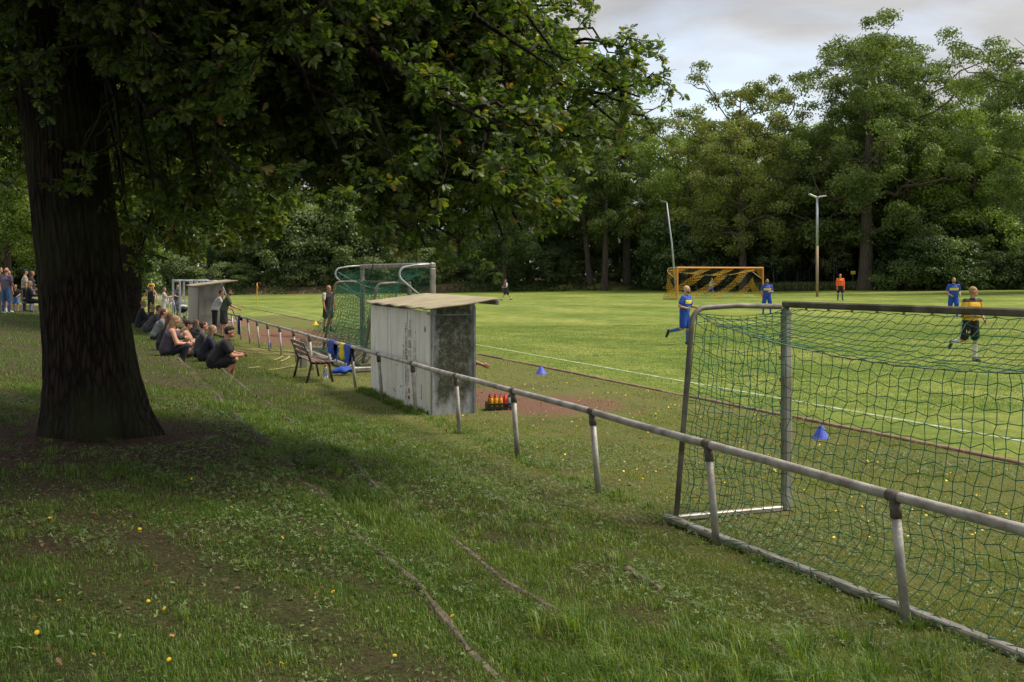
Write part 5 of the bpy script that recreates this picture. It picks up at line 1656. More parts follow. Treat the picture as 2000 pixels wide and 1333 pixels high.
def grow_tree(name, seed, H, cr, cb, tr, lmat, nl=11, ncl=120, per=190, leaf=.30, lean=(0, 0), crs=(1.5, .95), fork=.45, shape=1.0):
    """returns (wood mesh, leaf mesh): trunk with limbs and secondary limbs that carry leaf clumps"""
    g = np.random.default_rng(seed)
    wb = MB()
    top = np.array([lean[0], lean[1], H * .9])
    tp = []
    nseg = 10
    for i in range(nseg + 1):
        s = i / nseg
        tp.append(Vector((top[0] * s + math.sin(s * 5 + seed) * .25 * s * 1.3, top[1] * s + math.cos(s * 4 + seed) * .2 * s, top[2] * s)))
    rad = [tr * (1.5 if i == 0 else 1.0) * (1 - .88 * (i / nseg)) for i in range(nseg + 1)]
    wb.tube([tp[0] + Vector((0, 0, -.3))] + [tp[0] + Vector((0, 0, .5))] + tp[1:], [tr * 1.55, tr * 1.1] + rad[1:], 10)
    ends = []; 
    def trunk_at(s):
        k = min(int(s * nseg), nseg - 1); f = s * nseg - k
        return np.array(tp[k].lerp(tp[k + 1], f)), tr * (1 - .88 * s)
    for i in range(nl):
        s0 = (cb / H) + (1 - cb / H) * ((i + .3) / nl) ** .9 * .82
        a, r0 = trunk_at(min(s0, .97))
        az = i * 2.4 + g.uniform(-.5, .5)
        hs = (s0 * H - cb) / (H - cb)
        # crown radius profile
        prof = math.sin(math.pi * (0.18 + .72 * min(max(hs, 0), 1))) ** .6 * shape
        Lr = cr * prof * g.uniform(.75, 1.08)
        el = .25 + .9 * hs + g.uniform(-.15, .2)
        b = a + np.array([math.cos(az) * Lr, math.sin(az) * Lr, Lr * el * .7])
        q = branch_pts(a, b, .06, g, 7, .045)
        wb.tube(q, list(np.linspace(r0 * .55, .05, 7)), 7, False)
        ns = 6
        for j in range(ns):
            k = 2 + (j * 5) // ns
            k = min(k, 6)
            a2 = q[k]
            dv = nrm(g.normal(size=3) + np.array([math.cos(az), math.sin(az), .35]) * .9)
            L2 = cr * g.uniform(.22, .42)
            b2 = a2 + dv * L2
            q2 = branch_pts(a2, b2, .03, g, 4, .06)
            wb.tube(q2, [.07, .05, .035, .02], 5, False)
            ends.append(b2); ends.append(q2[2])
    for i in range(8):
        s = .80 + .2 * i / 8
        a, r0 = trunk_at(min(s, .99)); dv = nrm(g.normal(size=3) + np.array([0, 0, 1.2])) * cr * .28
        wb.tube(branch_pts(a, a + dv, .03, g, 4, .06), [.08, .05, .03, .02], 5, False)
        ends.append(a + dv)
    ends = np.array(ends)
    idx = g.choice(len(ends), ncl, replace=len(ends) < ncl)
    cen = ends[idx] + g.normal(size=(ncl, 3)) * cr * .08
    # clumps on inner twigs, so the crown closes into one broadleaf mass
    m_ = int(ncl * .42)
    th = g.uniform(0, 2 * math.pi, m_); zz = g.uniform(.04, .97, m_); rr = np.sqrt(g.random(m_)) * np.sin(np.pi * (.16 + .74 * zz)) ** .55 * cr * .88 * shape
    rr = rr * (.86 + .2 * np.sin(th * 3 + seed) * np.sin(zz * 9 + seed))
    cen[:m_] = np.stack([np.cos(th) * rr + lean[0] * zz, np.sin(th) * rr + lean[1] * zz, cb * .75 + zz * (H * .96 - cb * .75)], 1)
    cen[:, 2] = np.maximum(cen[:, 2], cb * .8)
    rad = np.stack([g.uniform(.6, 1.25, ncl) * crs[0]] * 2 + [g.uniform(.55, 1.1, ncl) * crs[1]], 1)
    pos, ax, s, v = leaves_on_clusters(cen, rad, per, leaf, g, .12)
    lm = scatter(name + '_crown', RHOMB, [(0, 1, 2, 3)], pos, ax, s, v)
    lm.materials.append(lmat)
    wm = wb.mesh(name + '_trunk', True)
    wm.materials.append(bark_far)
    return wm, lm

def place_tree(meshes, loc, rz, s, name, label, cat='tree', group=None):
    r = empty(name, loc, rz, label, cat, group)
    r.scale = (s[0], s[0], s[1]) if isinstance(s, tuple) else (s, s, s)
    link('trunk', meshes[0], None, r); link('crown', meshes[1], None, r)
    return r

def shrub_mesh(name, seed, rx, ry, h, ncl, per, leaf, lmat, flat=.7):
    g = np.random.default_rng(seed)
    th = g.uniform(0, 2 * math.pi, ncl); rr = g.random(ncl) ** .6; zz = g.random(ncl) ** .8
    lim = np.sqrt(np.clip(1 - (zz * .92) ** 2, .08, 1))
    cen = np.stack([np.cos(th) * rr * rx * lim, np.sin(th) * rr * ry * lim, zz * h * .9 + .1 * h], 1)
    base = min(rx, h) * .33
    rad = np.stack([g.uniform(.6, 1.2, ncl) * base] * 2 + [g.uniform(.5, 1.0, ncl) * base * flat], 1)
    pos, ax, s, v = leaves_on_clusters(cen, rad, per, leaf, g, .5)
    pos[:, 2] = np.maximum(pos[:, 2], .02)
    lm = scatter(name + '_foliage', RHOMB, [(0, 1, 2, 3)], pos, ax, s, v)
    lm.materials.append(lmat)
    wb = MB()
    for k in range(7):
        q = cen[g.integers(ncl)]
        wb.tube(branch_pts((g.uniform(-.2, .2) * rx * .3, g.uniform(-.2, .2) * ry * .3, 0), q, .05, g, 5, .05), [.09, .07, .05, .03, .015], 5)
    wm = wb.mesh(name + '_stems', True); wm.materials.append(bark_far)
    return wm, lm

def place_shrub(meshes, loc, rz, s, name, label, group=None, cat='shrub'):
    r = empty(name, loc, rz, label, cat, group)
    r.scale = s if isinstance(s, tuple) else (s, s, s)
    link('stem', meshes[0], None, r); link('foliage', meshes[1], None, r)
    return r

# ---- hero trees of the far tree line
T = {}
T['big'] = grow_tree('big', 21, 27.0, 9.5, 5.5, .75, m_far_a, nl=15, ncl=185, per=330, leaf=.26, lean=(1.2, 0), crs=(1.5, 1.2))
T['big2'] = grow_tree('big2', 34, 26.0, 8.0, 5.5, .62, m_far_a, nl=14, ncl=160, per=320, leaf=.26, lean=(.8, 0), crs=(1.45, 1.2))
T['yellow'] = grow_tree('yellow', 47, 22.0, 7.2, 4.5, .45, m_far_b, nl=14, ncl=150, per=300, leaf=.24, lean=(-.6, 0), crs=(1.3, 1.0))
T['linden'] = grow_tree('linden', 58, 20.0, 6.8, 3.0, .42, m_far_c, nl=13, ncl=150, per=300, leaf=.25, crs=(1.5, 1.25))
T['deep'] = grow_tree('deep', 69, 21.0, 6.6, 2.0, .4, m_far_d, nl=14, ncl=150, per=290, leaf=.26, crs=(1.6, 1.35))
T['slim'] = grow_tree('slim', 75, 23.0, 5.2, 8.0, .42, m_far_a, nl=10, ncl=95, per=290, leaf=.26, lean=(1.8, 0), crs=(1.35, 1.15))
T['young'] = grow_tree('young', 83, 6.4, 2.0, 1.9, .07, m_bush, nl=8, ncl=34, per=130, leaf=.19, crs=(.6, .4))

hero = [
    ('big', 1690, 112, 5, (1.0, .955), 'oak_tree', 'tallest dark oak of the tree line, with a leaning rough trunk behind the keeper'),
    ('big2', 1778, 116, 2.1, (1.08, 1.02), 'oak_tree', 'tall oak with a thick straight trunk right of the leaning trunk'),
    ('yellow', 1452, 116, .6, (1.0, 1.0), 'oak_tree', 'yellowish green oak with a bare brown trunk behind the orange goal'),
    ('linden', 1345, 124, 1.9, (.9, .88), 'broadleaf_tree', 'bright green tree rising left of the orange goal behind the leaning pole'),
    ('big2', 1225, 132, 4.0, (.85, .98), 'ivy_tree', 'tall ragged tree beside the bare gap of sky, partly behind the near oak leaves'),
    ('slim', 1152, 131, 2.6, (.9, .98), 'slender_tree', 'slender tree with a straight dark ivy clad trunk'),
    ('slim', 1180, 128, 4.9, (.9, .93), 'slender_tree', 'slender tree with a slanting dark trunk beside the straight one'),
    ('linden', 1905, 112, .3, (1.0, .92), 'broadleaf_tree', 'bright green broadleaf tree filling the right edge behind the running players'),
    ('big', 2110, 92, 3.3, (.85, .84), 'oak_tree', 'large dark oak reaching in from the right edge of the picture'),
    ('big2', 1955, 121, 1.2, (.98, .93), 'oak_tree', 'oak standing left of the large oak that is cut by the right frame edge'),
    ('yellow', 1560, 121, 3.7, (.85, .80), 'broadleaf_tree', 'lower rounded tree between the yellowish oak and the tallest oak'),
    ('linden', 1800, 122, 5.2, (1.05, .97), 'broadleaf_tree', 'feathery light crown filling the space right of the tallest oaks'),
    ('linden', 620, 141, 2.0, (1.15, .62), 'broadleaf_tree', 'pale bright rounded tree above the shrub bank, framed by hanging oak leaves'),
    ('deep', 985, 127, 1.1, (.8, .9), 'broadleaf_tree', 'dark tree with a grey trunk behind the walking man'),
]
for k, u, dep, rz, s, nm, lab in hero:
    place_tree(T[k], gpos(u, dep), rz, s, nm, lab, 'tree')
# ---- the wood behind: trees nothing in the photo tells apart
gf = random.Random(5)
wood = []
for u in range(-60, 2200, 105):
    wood.append((u + gf.uniform(-25, 25), 140 + gf.uniform(-4, 8), 1))
for u in range(-20, 2300, 120):
    wood.append((u + gf.uniform(-30, 30), 158 + gf.uniform(-4, 8), 2))
for i, (u, dep, row) in enumerate(wood):
    if 1262 < u < 1335: hs = .55
    elif u < 1262: hs = gf.uniform(.62, .74) if u < 1080 else .72
    else: hs = gf.uniform(.80, .95)
    if 380 < u < 860: hs *= .85
    if u < 260: hs *= 1.2
    k = gf.choice(['deep', 'linden', 'deep', 'big2', 'yellow'])
    hs *= {'deep': 1.12, 'linden': 1.15, 'big2': .92, 'yellow': 1.05}[k]
    place_tree(T[k], gpos(u, dep), gf.uniform(0, 6), (hs * 1.1, hs), 'wood_tree', 'broadleaf tree standing in the shaded wood behind the front row of trees', 'tree', 'trees deep in the wood')
for u in range(1320, 2200, 62):
    k = gf.choice(['deep', 'linden', 'deep', 'yellow']); hs = gf.uniform(.55, .72)
    place_tree(T[k], gpos(u + gf.uniform(-20, 20), 130 + gf.uniform(-3, 5)), gf.uniform(0, 6), (hs * 1.15, hs), 'wood_tree', 'lower broadleaf tree filling the gaps between the tall oaks', 'tree', 'lower trees between the tall oaks')
# young trees behind the orange goal
for u, dep, s, lab in ((1360, 117, .95, 'young pale tree at the left post of the orange goal'), (1403, 118, 1.1, 'young pale tree behind the middle of the orange goal'),
                       (1512, 116, 1.2, 'young pale tree with a thin stem just right of the orange goal'), (1532, 119, 1.25, 'second young pale tree left of the lamp pole'),
                       (1628, 114, 1.1, 'small leafy tree right of the lamp pole')):
    place_tree(T['young'], gpos(u, dep), u, s, 'young_tree', lab, 'tree')

# ---- shrubs at the foot of the wood
S = {}
S['a'] = shrub_mesh('bush_a', 5, 4.2, 2.6, 4.2, 46, 190, .26, m_bush)
S['b'] = shrub_mesh('bush_b', 6, 4.0, 2.8, 5.5, 52, 190, .28, m_far_d)
S['c'] = shrub_mesh('bush_c', 8, 3.6, 2.5, 3.0, 40, 190, .25, m_far_a)
S['d'] = shrub_mesh('bush_d', 9, 5.2, 3.0, 8.0, 70, 200, .28, m_bush)
gb = random.Random(9)
for u in range(250, 1300, 46):
    k = gb.choice('abcc')
    place_shrub(S[k], gpos(u + gb.uniform(-10, 10), 133 + gb.uniform(-.6, 2)), gb.uniform(0, 6), gb.uniform(.62, .85), 'shrub', 'dense shrub on the earth bank along the far edge of the lawn', 'shrubs on the far bank')
for u in range(220, 1320, 85):
    k = gb.choice('bdb')
    s = gb.uniform(.85, 1.1)
    place_shrub(S[k], gpos(u + gb.uniform(-16, 16), 138 + gb.uniform(-1, 2)), gb.uniform(0, 6), (s, s, s * (.9 if k == 'd' else 1)), 'tall_shrub', 'tall shrub rising behind the bank of low shrubs', 'tall shrubs behind the far bank')
for u, dep, s, k, lab in ((560, 134, 1.1, 'd', 'broad pale green shrub left of the big net goal'), (655, 135, 1.2, 'd', 'broad pale green shrub above the big net goal'), (840, 134, .95, 'a', 'grey green shrub right above the near goal post of the big goal'),
                          (1085, 133, .9, 'a', 'bright green shrub under the slender trees')):
    place_shrub(S[k], gpos(u, dep), u, s, 'shrub', lab)
for u in range(1310, 1660, 42):
    place_shrub(S[gb.choice('bc')], gpos(u + gb.uniform(-8, 8), 124 + gb.uniform(-1, 3)), gb.uniform(0, 6), gb.uniform(.55, .85), 'undergrowth_shrub', 'dark undergrowth shrub at the foot of the trees behind the orange goal', 'undergrowth behind the orange goal')
for u in range(1300, 2180, 48):
    place_shrub(S[gb.choice('bdb')], gpos(u + gb.uniform(-8, 8), 136 + gb.uniform(-2, 3)), gb.uniform(0, 6), gb.uniform(.9, 1.25), 'undergrowth_shrub', 'tall undergrowth closing the wood behind the fence', 'undergrowth deep behind the fence')
for u in range(1775, 2120, 34):
    place_shrub(S[gb.choice('cba')], gpos(u + gb.uniform(-6, 6), 106 + gb.uniform(-1, 2)), gb.uniform(0, 6), gb.uniform(.75, 1.0), 'hedge_shrub', 'dark hedge shrub at the right end of the pitch', 'hedge shrubs at the right')
for u in range(1790, 2120, 60):
    place_shrub(S[gb.choice('bd')], gpos(u + gb.uniform(-10, 10), 111 + gb.uniform(-1, 2)), gb.uniform(0, 6), 1.15, 'tall_hedge_shrub', 'tall leafy shrub standing behind the hedge at the right end', 'tall shrubs behind the right hedge')
for u, d_, h_ in ((-60, 95, .85), (15, 88, .72), (95, 97, .85), (190, 104, .8)):
    place_tree(T['linden'], gpos(u, d_), u, (h_ * 1.1, h_), 'park_tree', 'green park tree in the background left of the oak trunk', 'tree', 'trees left of the oak trunk')
for u in range(-30, 260, 40):
    place_shrub(S[gb.choice('abd')], gpos(u, 112 + gb.uniform(-4, 3)), gb.uniform(0, 6), gb.uniform(.8, 1.1), 'park_shrub', 'green shrub in the background left of the oak trunk', 'shrubs left of the oak trunk')
for u in range(1312, 2140, 58):
    s_ = gb.uniform(.95, 1.35)
    place_shrub(S[gb.choice('bdbc')], gpos(u + gb.uniform(-12, 12), 120 + gb.uniform(-1, 3)), gb.uniform(0, 6), (s_, s_, s_ * gb.uniform(.9, 1.3)), 'understorey_shrub', 'leafy understorey shrub between the trunks of the tall oaks', 'understorey between the oaks')
# tall weeds in front of the fence
gw = np.random.default_rng(3)
n = 9000
uu = gw.uniform(1470, 1800, n); dd = gw.uniform(112.5, 116, n)
xx = (uu - 1000) / F * dd
pos = np.stack([xx, dd, terr(xx, dd)], 1)
ax = axes_from(nrm(np.stack([gw.normal(size=n) * .3, gw.normal(size=n) * .3, np.ones(n)], 1)), gw.normal(size=(n, 3)))
wm_ = scatter('weeds', RHOMB, [(0, 1, 2, 3)], pos, ax, np.stack([gw.uniform(.35, 1.0, n), gw.uniform(.1, .22, n), np.ones(n) * .3], 1), gw.random(n))
m_weed = leaf_mat('tall_weeds', [(0, (.06, .085, .025)), (.5, (.12, .15, .045)), (1, (.26, .26, .12))], trans=.25, rough=.6)
tag(link('tall_weeds', wm_, m_weed), kind='stuff', label='pale tall weeds growing along the foot of the fence', cat='weeds')
# ground cover on the bank
n = 16000
uu = gw.uniform(240, 1300, n); dd = gw.uniform(128.6, 133, n)
xx = (uu - 1000) / F * dd
keep = (np.sin(xx * .35 + 1) + np.sin(xx * .9) * .6 + gw.normal(size=n) * .6) > -.1
uu, dd, xx = uu[keep], dd[keep], xx[keep]; n = len(xx)
pos = np.stack([xx, dd, terr(xx, dd)], 1)
ax = axes_from(nrm(np.stack([gw.normal(size=n), gw.normal(size=n), np.ones(n)], 1)), gw.normal(size=(n, 3)))
wm_ = scatter('bank_cover', RHOMB, [(0, 1, 2, 3)], pos, ax, np.stack([gw.uniform(.2, .5, n), gw.uniform(.2, .4, n), np.ones(n) * .3], 1), gw.random(n))
tag(link('bank_ground_cover', wm_, m_far_d), kind='stuff', label='low ivy and weeds covering the earth bank behind the lawn', cat='ground cover')

# ================================================================ leaves of the two near oaks
def oak_leaf(fold=.16):
    h = [(0, .02), (.10, .03), (.22, .15), (.31, .055), (.42, .28), (.53, .085), (.65, .34), (.75, .11), (.84, .22), (.93, .12), (1, 0)]
    vs = [(x, 0, -.06 * x * x) for x in (0, .22, .42, .64, .84, 1.0)]
    up = [(x, y, y * fold - .10 * x * x) for x, y in h[1:-1]]
    dn = [(x, -y, y * fold - .10 * x * x) for x, y in h[1:-1]]
    nm = len(vs)
    V = vs + up + dn
    U = list(range(nm, nm + len(up))); D = list(range(nm + len(up), nm + len(up) + len(dn)))
    F_ = []
    for E, flip in ((U, False), (D, True)):
        fl = [(0, 1, E[1], E[0]), (1, 2, E[3], E[2], E[1]), (2, 3, E[5], E[4], E[3]), (3, 4, E[7], E[6], E[5]), (4, 5, E[8], E[7])]
        F_ += [tuple(reversed(f)) if flip else f for f in fl]
    return V, F_
OL_V, OL_F = oak_leaf()

m_bark = None
def bark_material():
    m, nt, b = new_mat('furrowed_oak_bark')
    N = nt.nodes; L = nt.links
    tcn = N.new('ShaderNodeTexCoord'); mp_ = N.new('ShaderNodeMapping'); mp_.inputs['Scale'].default_value = (1, 1, .16)
    L.new(tcn.outputs['Object'], mp_.inputs[0])
    vo = N.new('ShaderNodeTexVoronoi'); vo.inputs['Scale'].default_value = 22; vo.feature = 'DISTANCE_TO_EDGE'
    no_ = N.new('ShaderNodeTexNoise'); no_.inputs['Scale'].default_value = 14; no_.inputs['Detail'].default_value = 6
    L.new(mp_.outputs[0], no_.inputs['Vector'])
    mxv = N.new('ShaderNodeMix'); mxv.data_type = 'VECTOR'; mxv.inputs['Factor'].default_value = .06
    L.new(mp_.outputs[0], mxv.inputs['A']); L.new(no_.outputs['Color'], mxv.inputs['B'])
    L.new(mxv.outputs['Result'], vo.inputs['Vector'])
    r = N.new('ShaderNodeValToRGB')
    r.color_ramp.elements[0].position = .01; r.color_ramp.elements[0].color = (.006, .0045, .003, 1)
    r.color_ramp.elements[1].position = .30; r.color_ramp.elements[1].color = (.036, .025, .018, 1)
    L.new(vo.outputs['Distance'], r.inputs[0])
    n2 = N.new('ShaderNodeTexNoise'); n2.inputs['Scale'].default_value = 1.1; L.new(tcn.outputs['Object'], n2.inputs['Vector'])
    r2 = N.new('ShaderNodeValToRGB'); r2.color_ramp.elements[0].position = .45; r2.color_ramp.elements[1].position = .7
    L.new(n2.outputs['Fac'], r2.inputs[0])
    mx_ = N.new('ShaderNodeMix'); mx_.data_type = 'RGBA'; L.new(r2.outputs[0], mx_.inputs['Factor'])
    L.new(r.outputs[0], mx_.inputs['A']); mx_.inputs['B'].default_value = (.030, .036, .012, 1)
    L.new(mx_.outputs['Result'], b.inputs['Base Color'])
    b.inputs['Roughness'].default_value = .9; b.inputs['Specular IOR Level'].default_value = .2
    bp = N.new('ShaderNodeBump'); bp.inputs['Strength'].default_value = 1.0; bp.inputs['Distance'].default_value = .03
    ad = N.new('ShaderNodeMath'); ad.operation = 'ADD'; L.new(vo.outputs['Distance'], ad.inputs[0]); L.new(no_.outputs['Fac'], ad.inputs[1])
    L.new(ad.outputs[0], bp.inputs['Height']); L.new(bp.outputs[0], b.inputs['Normal'])
    return m
m_bark = bark_material()

def near_oak_trunk(name, prof, lean, base, height, seed=2, nz=150, na=220):
    """prof: list of (z, radius)"""
    g = np.random.default_rng(seed)
    z = np.concatenate([np.linspace(-.25, 1.2, int(nz * .4)), np.linspace(1.2, height, int(nz * .6))[1:]])
    a = np.linspace(0, 2 * math.pi, na, endpoint=False)
    Z, A = np.meshgrid(z, a, indexing='ij')
    r = np.interp(Z, [q[0] for q in prof], [q[1] for q in prof])
    flare = np.clip(1 - (Z + .1) / 1.0, 0, 1) ** 2
    r = r * (1 + flare * (.10 * np.sin(3 * A + 1) + .10 * np.sin(5 * A + 2) + .06 * np.sin(11 * A)))
    r = r * (1 + .02 * np.sin(2 * A + Z * .5))
    rid = 0
    for k, (fr, am) in enumerate(((34, .5), (53, .35), (21, .3))):
        ph = g.uniform(0, 6)
        rid = rid + am * np.abs(np.sin(A * fr / 2 + ph + 1.6 * np.sin(Z * (1.7 + k) + ph) + .9 * np.sin(A * 3 + Z * 2.3)))
    r = r + .028 * (rid - .5)
    cx = lean[0] * Z / height; cy = lean[1] * Z / height
    V = np.stack([cx + r * np.cos(A), cy + r * np.sin(A), Z], -1).reshape(-1, 3)
    nzz = len(z)
    i = np.arange(nzz * na).reshape(nzz, na)
    j = np.roll(i, -1, 1)
    q = np.stack([i[:-1], j[:-1], j[1:], i[1:]], -1).reshape(-1, 4)
    me = np_mesh(name, V, q.ravel(), np.full(len(q), 4), smooth=True)
    me.materials.append(m_bark)
    return me

def oak_foliage(base, bough_list, seed, per_rosette=8, leaf=.115, subs=8, twigs=7, twig_ros=4, okf=None):
    """bough_list: (attach xyz, target xyz, base radius) in world space; returns wood MB and leaf arrays (all relative to base)"""
    g = np.random.default_rng(seed)
    wb = MB()
    RP = []; RD = []; RV = []
    for A, Tg, r0 in bough_list:
        A = np.array(A, float); Tg = np.array(Tg, float)
        L = np.linalg.norm(Tg - A)
        ctrl = (A * .45 + Tg * .55); ctrl[2] = max(A[2], Tg[2]) + .08 * L * g.uniform(.2, 1.4)
        ctrl[:2] += g.normal(size=2) * .06 * L
        n_ = 11
        t_ = np.linspace(0, 1, n_)[:, None]
        q = (1 - t_) ** 2 * A + 2 * (1 - t_) * t_ * ctrl + t_ ** 2 * Tg
        q[1:-1] += g.normal(size=(n_ - 2, 3)) * .018 * L
        nq = n_
        while okf and nq > 4 and not okf(q[nq - 1]): nq -= 1
        wb.tube(q[:nq], list((r0 * (1 - np.linspace(0, 1, n_)) ** .9 + .010)[:nq]), 7, False)
        dirn = nrm(Tg - A)
        for j in range(subs):
            s = .30 + .70 * (j + g.random()) / subs
            k = min(int(s * (n_ - 1)), n_ - 2); f = s * (n_ - 1) - k
            a2 = q[k] * (1 - f) + q[k + 1] * f
            dv = nrm(g.normal(size=3) * np.array([1, 1, .45]) + dirn * .7 + np.array([0, 0, -.12]))
            L2 = g.uniform(.6, 1.25) * (1.15 - .35 * s)
            b2 = a2 + dv * L2
            if okf and not (okf(b2) and okf(a2)): continue
            q2 = branch_pts(a2, b2, .05, g, 5, .05)
            wb.tube(q2, [.022, .018, .014, .010, .006], 5, False)
            for m_ in range(twigs):
                k2 = min(1 + (m_ * 4) // twigs, 4)
                a3 = q2[k2] + (q2[min(k2 + 1, 4)] - q2[k2]) * g.random()
                dv3 = nrm(g.normal(size=3) * np.array([1, 1, .7]) + dv * .8)
                L3 = g.uniform(.16, .42)
                b3 = a3 + dv3 * L3 + np.array([0, 0, -.05])
                wb.tube([a3, (a3 + b3) / 2 + g.normal(size=3) * .015, b3], [.0055, .0045, .003], 3, False)
                for r_ in range(twig_ros):
                    fr = (r_ + 1) / twig_ros
                    RP.append(a3 + (b3 - a3) * fr); RD.append(dv3); RV.append((j + .5) / subs * .3 + g.random() * .55)
    RP = np.array(RP); RD = np.array(RD); RV = np.array(RV)
    N = len(RP) * per_rosette
    P = np.repeat(RP, per_rosette, 0); D = np.repeat(RD, per_rosette, 0); V = np.repeat(RV, per_rosette)
    xd = nrm(g.normal(size=(N, 3)) * np.array([1, 1, .55]) + D * .55 + np.array([0, 0, -.30]))
    zn = nrm(g.normal(size=(N, 3)) * .55 + np.array([0, 0, 1]))
    P = P + xd * .015
    s = leaf * g.uniform(.62, 1.2, N)
    return wb, (P, axes_from(xd, zn), s, np.clip(V + g.normal(size=N) * .08, 0, 1))

# ---- the big near oak
ob = px(160, 850, 11.1); ob.y += .45
ob.z = tz(ob.x, ob.y)
oak = empty('oak_tree', ob, 0, 'huge dark oak in the left foreground, its leafy boughs hanging across the view', 'tree')
tm = near_oak_trunk('trunk', [(-.3, .60), (0, .545), (.25, .485), (.8, .425), (1.6, .395), (2.6, .385), (4.5, .375), (6.5, .34), (9, .26)], (-1.05, .1), ob, 9.0)
link('trunk', tm, None, oak)
def trunk_pt(z):
    return np.array([ob.x - 1.05 * (z / 9.0), ob.y + .1 * z / 9.0, ob.z + z])
go = np.random.default_rng(77)
boughs = []
def bough(u, v, d, za, r0=.12):
    boughs.append((trunk_pt(za), np.array(px(u, v, d)), r0))
# lower hanging fringe, left to right
for u, v, d in ((262, 470, 14.5), (300, 430, 13.5), (345, 470, 15), (410, 430, 15.5), (455, 390, 14), (520, 375, 15), (570, 330, 13), (640, 335, 13.5),
                (690, 370, 13), (730, 415, 12.6), (775, 450, 13.2), (815, 470, 12.4), (860, 470, 13), (905, 480, 12.2), (950, 470, 13), (985, 470, 12), (1020, 450, 12.8),
                (1045, 400, 12.6), (1085, 330, 13.2), (1120, 290, 12.4), (1165, 270, 13), (1215, 250, 12.4), (1255, 215, 12.2), (1250, 190, 12.8),
                (1165, 85, 12.2), (1120, 75, 13.0), (1060, 50, 12.0), (1010, 95, 13), (1040, 150, 12.4), (1090, 205, 12.6)):
    bough(u, v, d, go.uniform(4.2, 6.5), .11)
# mass of the crown in view
for i in range(58):
    u = go.uniform(220, 1090); v = go.uniform(-120, 400 if u > 640 or u < 480 else 300)
    if u > 1000: v = min(v, 330)
    d = go.uniform(8.2, 12.6 if u > 480 else 14)
    bough(u, v, d, go.uniform(4.0, 8.0), .12)
for i in range(34):
    u = go.uniform(600, 1060); v = go.uniform(240, 500) if u > 700 else go.uniform(200, 380)
    bough(u, v - 20, go.uniform(9.3, 12.8), go.uniform(4.2, 6.8), .09)
for i in range(14):
    bough(go.uniform(225, 620), go.uniform(180, 400), go.uniform(10, 14), go.uniform(4.2, 6.8), .09)
for i in range(26):
    u = go.uniform(860, 1110); v = go.uniform(40, 440)
    bough(u, v, go.uniform(9.6, 12.8), go.uniform(4.2, 6.8), .09)
for i in range(9):
    bough(go.uniform(-120, 30), go.uniform(60, 420), go.uniform(11.5, 15), go.uniform(4.2, 6.8), .08)
# left of the trunk and the sprays in front of it
for u, v, d in ((-40, 60, 12), (15, 150, 13.5), (-90, 200, 11), (20, -40, 10.5), (-60, 330, 14.5), (10, 260, 15), (30, 30, 15), (120, 30, 9.4), (150, 130, 9.9), (90, -60, 9.0), (200, 60, 9.5)):
    bough(u, v, d, go.uniform(4.4, 7), .08)
# rest of the crown; boughs out of view added to shade the foreground
for i in range(24):
    az = go.uniform(0, 2 * math.pi); rr = go.uniform(2.5, 9.8)
    x = ob.x + math.cos(az) * rr; y = ob.y + math.sin(az) * rr; z = ob.z + go.uniform(4.6, 9.5) - rr * .15
    if y > 4.0 and abs(x) < .5 * y and z < CAMZ + .29 * y: continue
    boughs.append((trunk_pt(go.uniform(5, 8.5)), np.array((x, y, z)), .12))
for i in range(46):  # unseen boughs over and behind the camera, added for their shade
    x = go.uniform(-9.5, -.4); y = go.uniform(-6.5, 4.2); z = ob.z + go.uniform(5.0, 8.0)
    boughs.append((trunk_pt(go.uniform(5, 8.5)), np.array((x, y, z)), .13))
for i in range(24):  # unseen boughs above the frame, added to darken the lower left ground
    x = go.uniform(-1.8, 3.0); y = go.uniform(2.0, 8.3); z = ob.z + go.uniform(5.2, 7.6)
    boughs.append((trunk_pt(go.uniform(5.5, 8.5)), np.array((x, y, z)), .12))
for i in range(10):
    az = go.uniform(math.pi * 1.05, math.pi * 1.98); rr = go.uniform(5, 13)
    x = ob.x + math.cos(az) * rr; y = ob.y + math.sin(az) * rr; z = ob.z + go.uniform(4.2, 8.0)
    if x > 3.2: continue
    boughs.append((trunk_pt(go.uniform(5, 8.5)), np.array((x, y, z)), .13))
LOWU = [-200, 60, 240, 300, 420, 560, 640, 720, 800, 1000, 1060, 1110, 1160, 1260, 1330]
LOWV = [420, 400, 545, 540, 520, 430, 400, 465, 498, 548, 520, 455, 360, 330, 250]
def wood_ok(q):
    if q[1] <= .5: return True
    u = 1000 + q[0] / q[1] * F; v = HOR - (q[2] - CAMZ) / q[1] * F
    if q[1] < 7.8 and -150 < u < 2150 and v > -80: return False
    return v < np.interp(u, LOWU, LOWV) - 22
wb, (P, AX, S_, V_) = oak_foliage(ob, boughs, 5, okf=wood_ok, per_rosette=11, leaf=.080, subs=10, twigs=7, twig_ros=3)
# nothing of the crown close to the lens or low in front of it
dist = np.linalg.norm(P - np.array([0, 0, CAMZ]), axis=1)
uu_ = 1000 + P[:, 0] / np.maximum(P[:, 1], .1) * F; vv_ = HOR - (P[:, 2] - CAMZ) / np.maximum(P[:, 1], .1) * F
ok = (dist > 4.5) & ~((P[:, 1] > 0) & (P[:, 1] < 7.8) & (uu_ > -150) & (uu_ < 2150) & (vv_ > -80))
# the crown stops where the real one does: above the spectators and left of the open sky
low = np.interp(uu_, LOWU, LOWV)
ok &= ~((P[:, 1] > 0) & (vv_ > low))
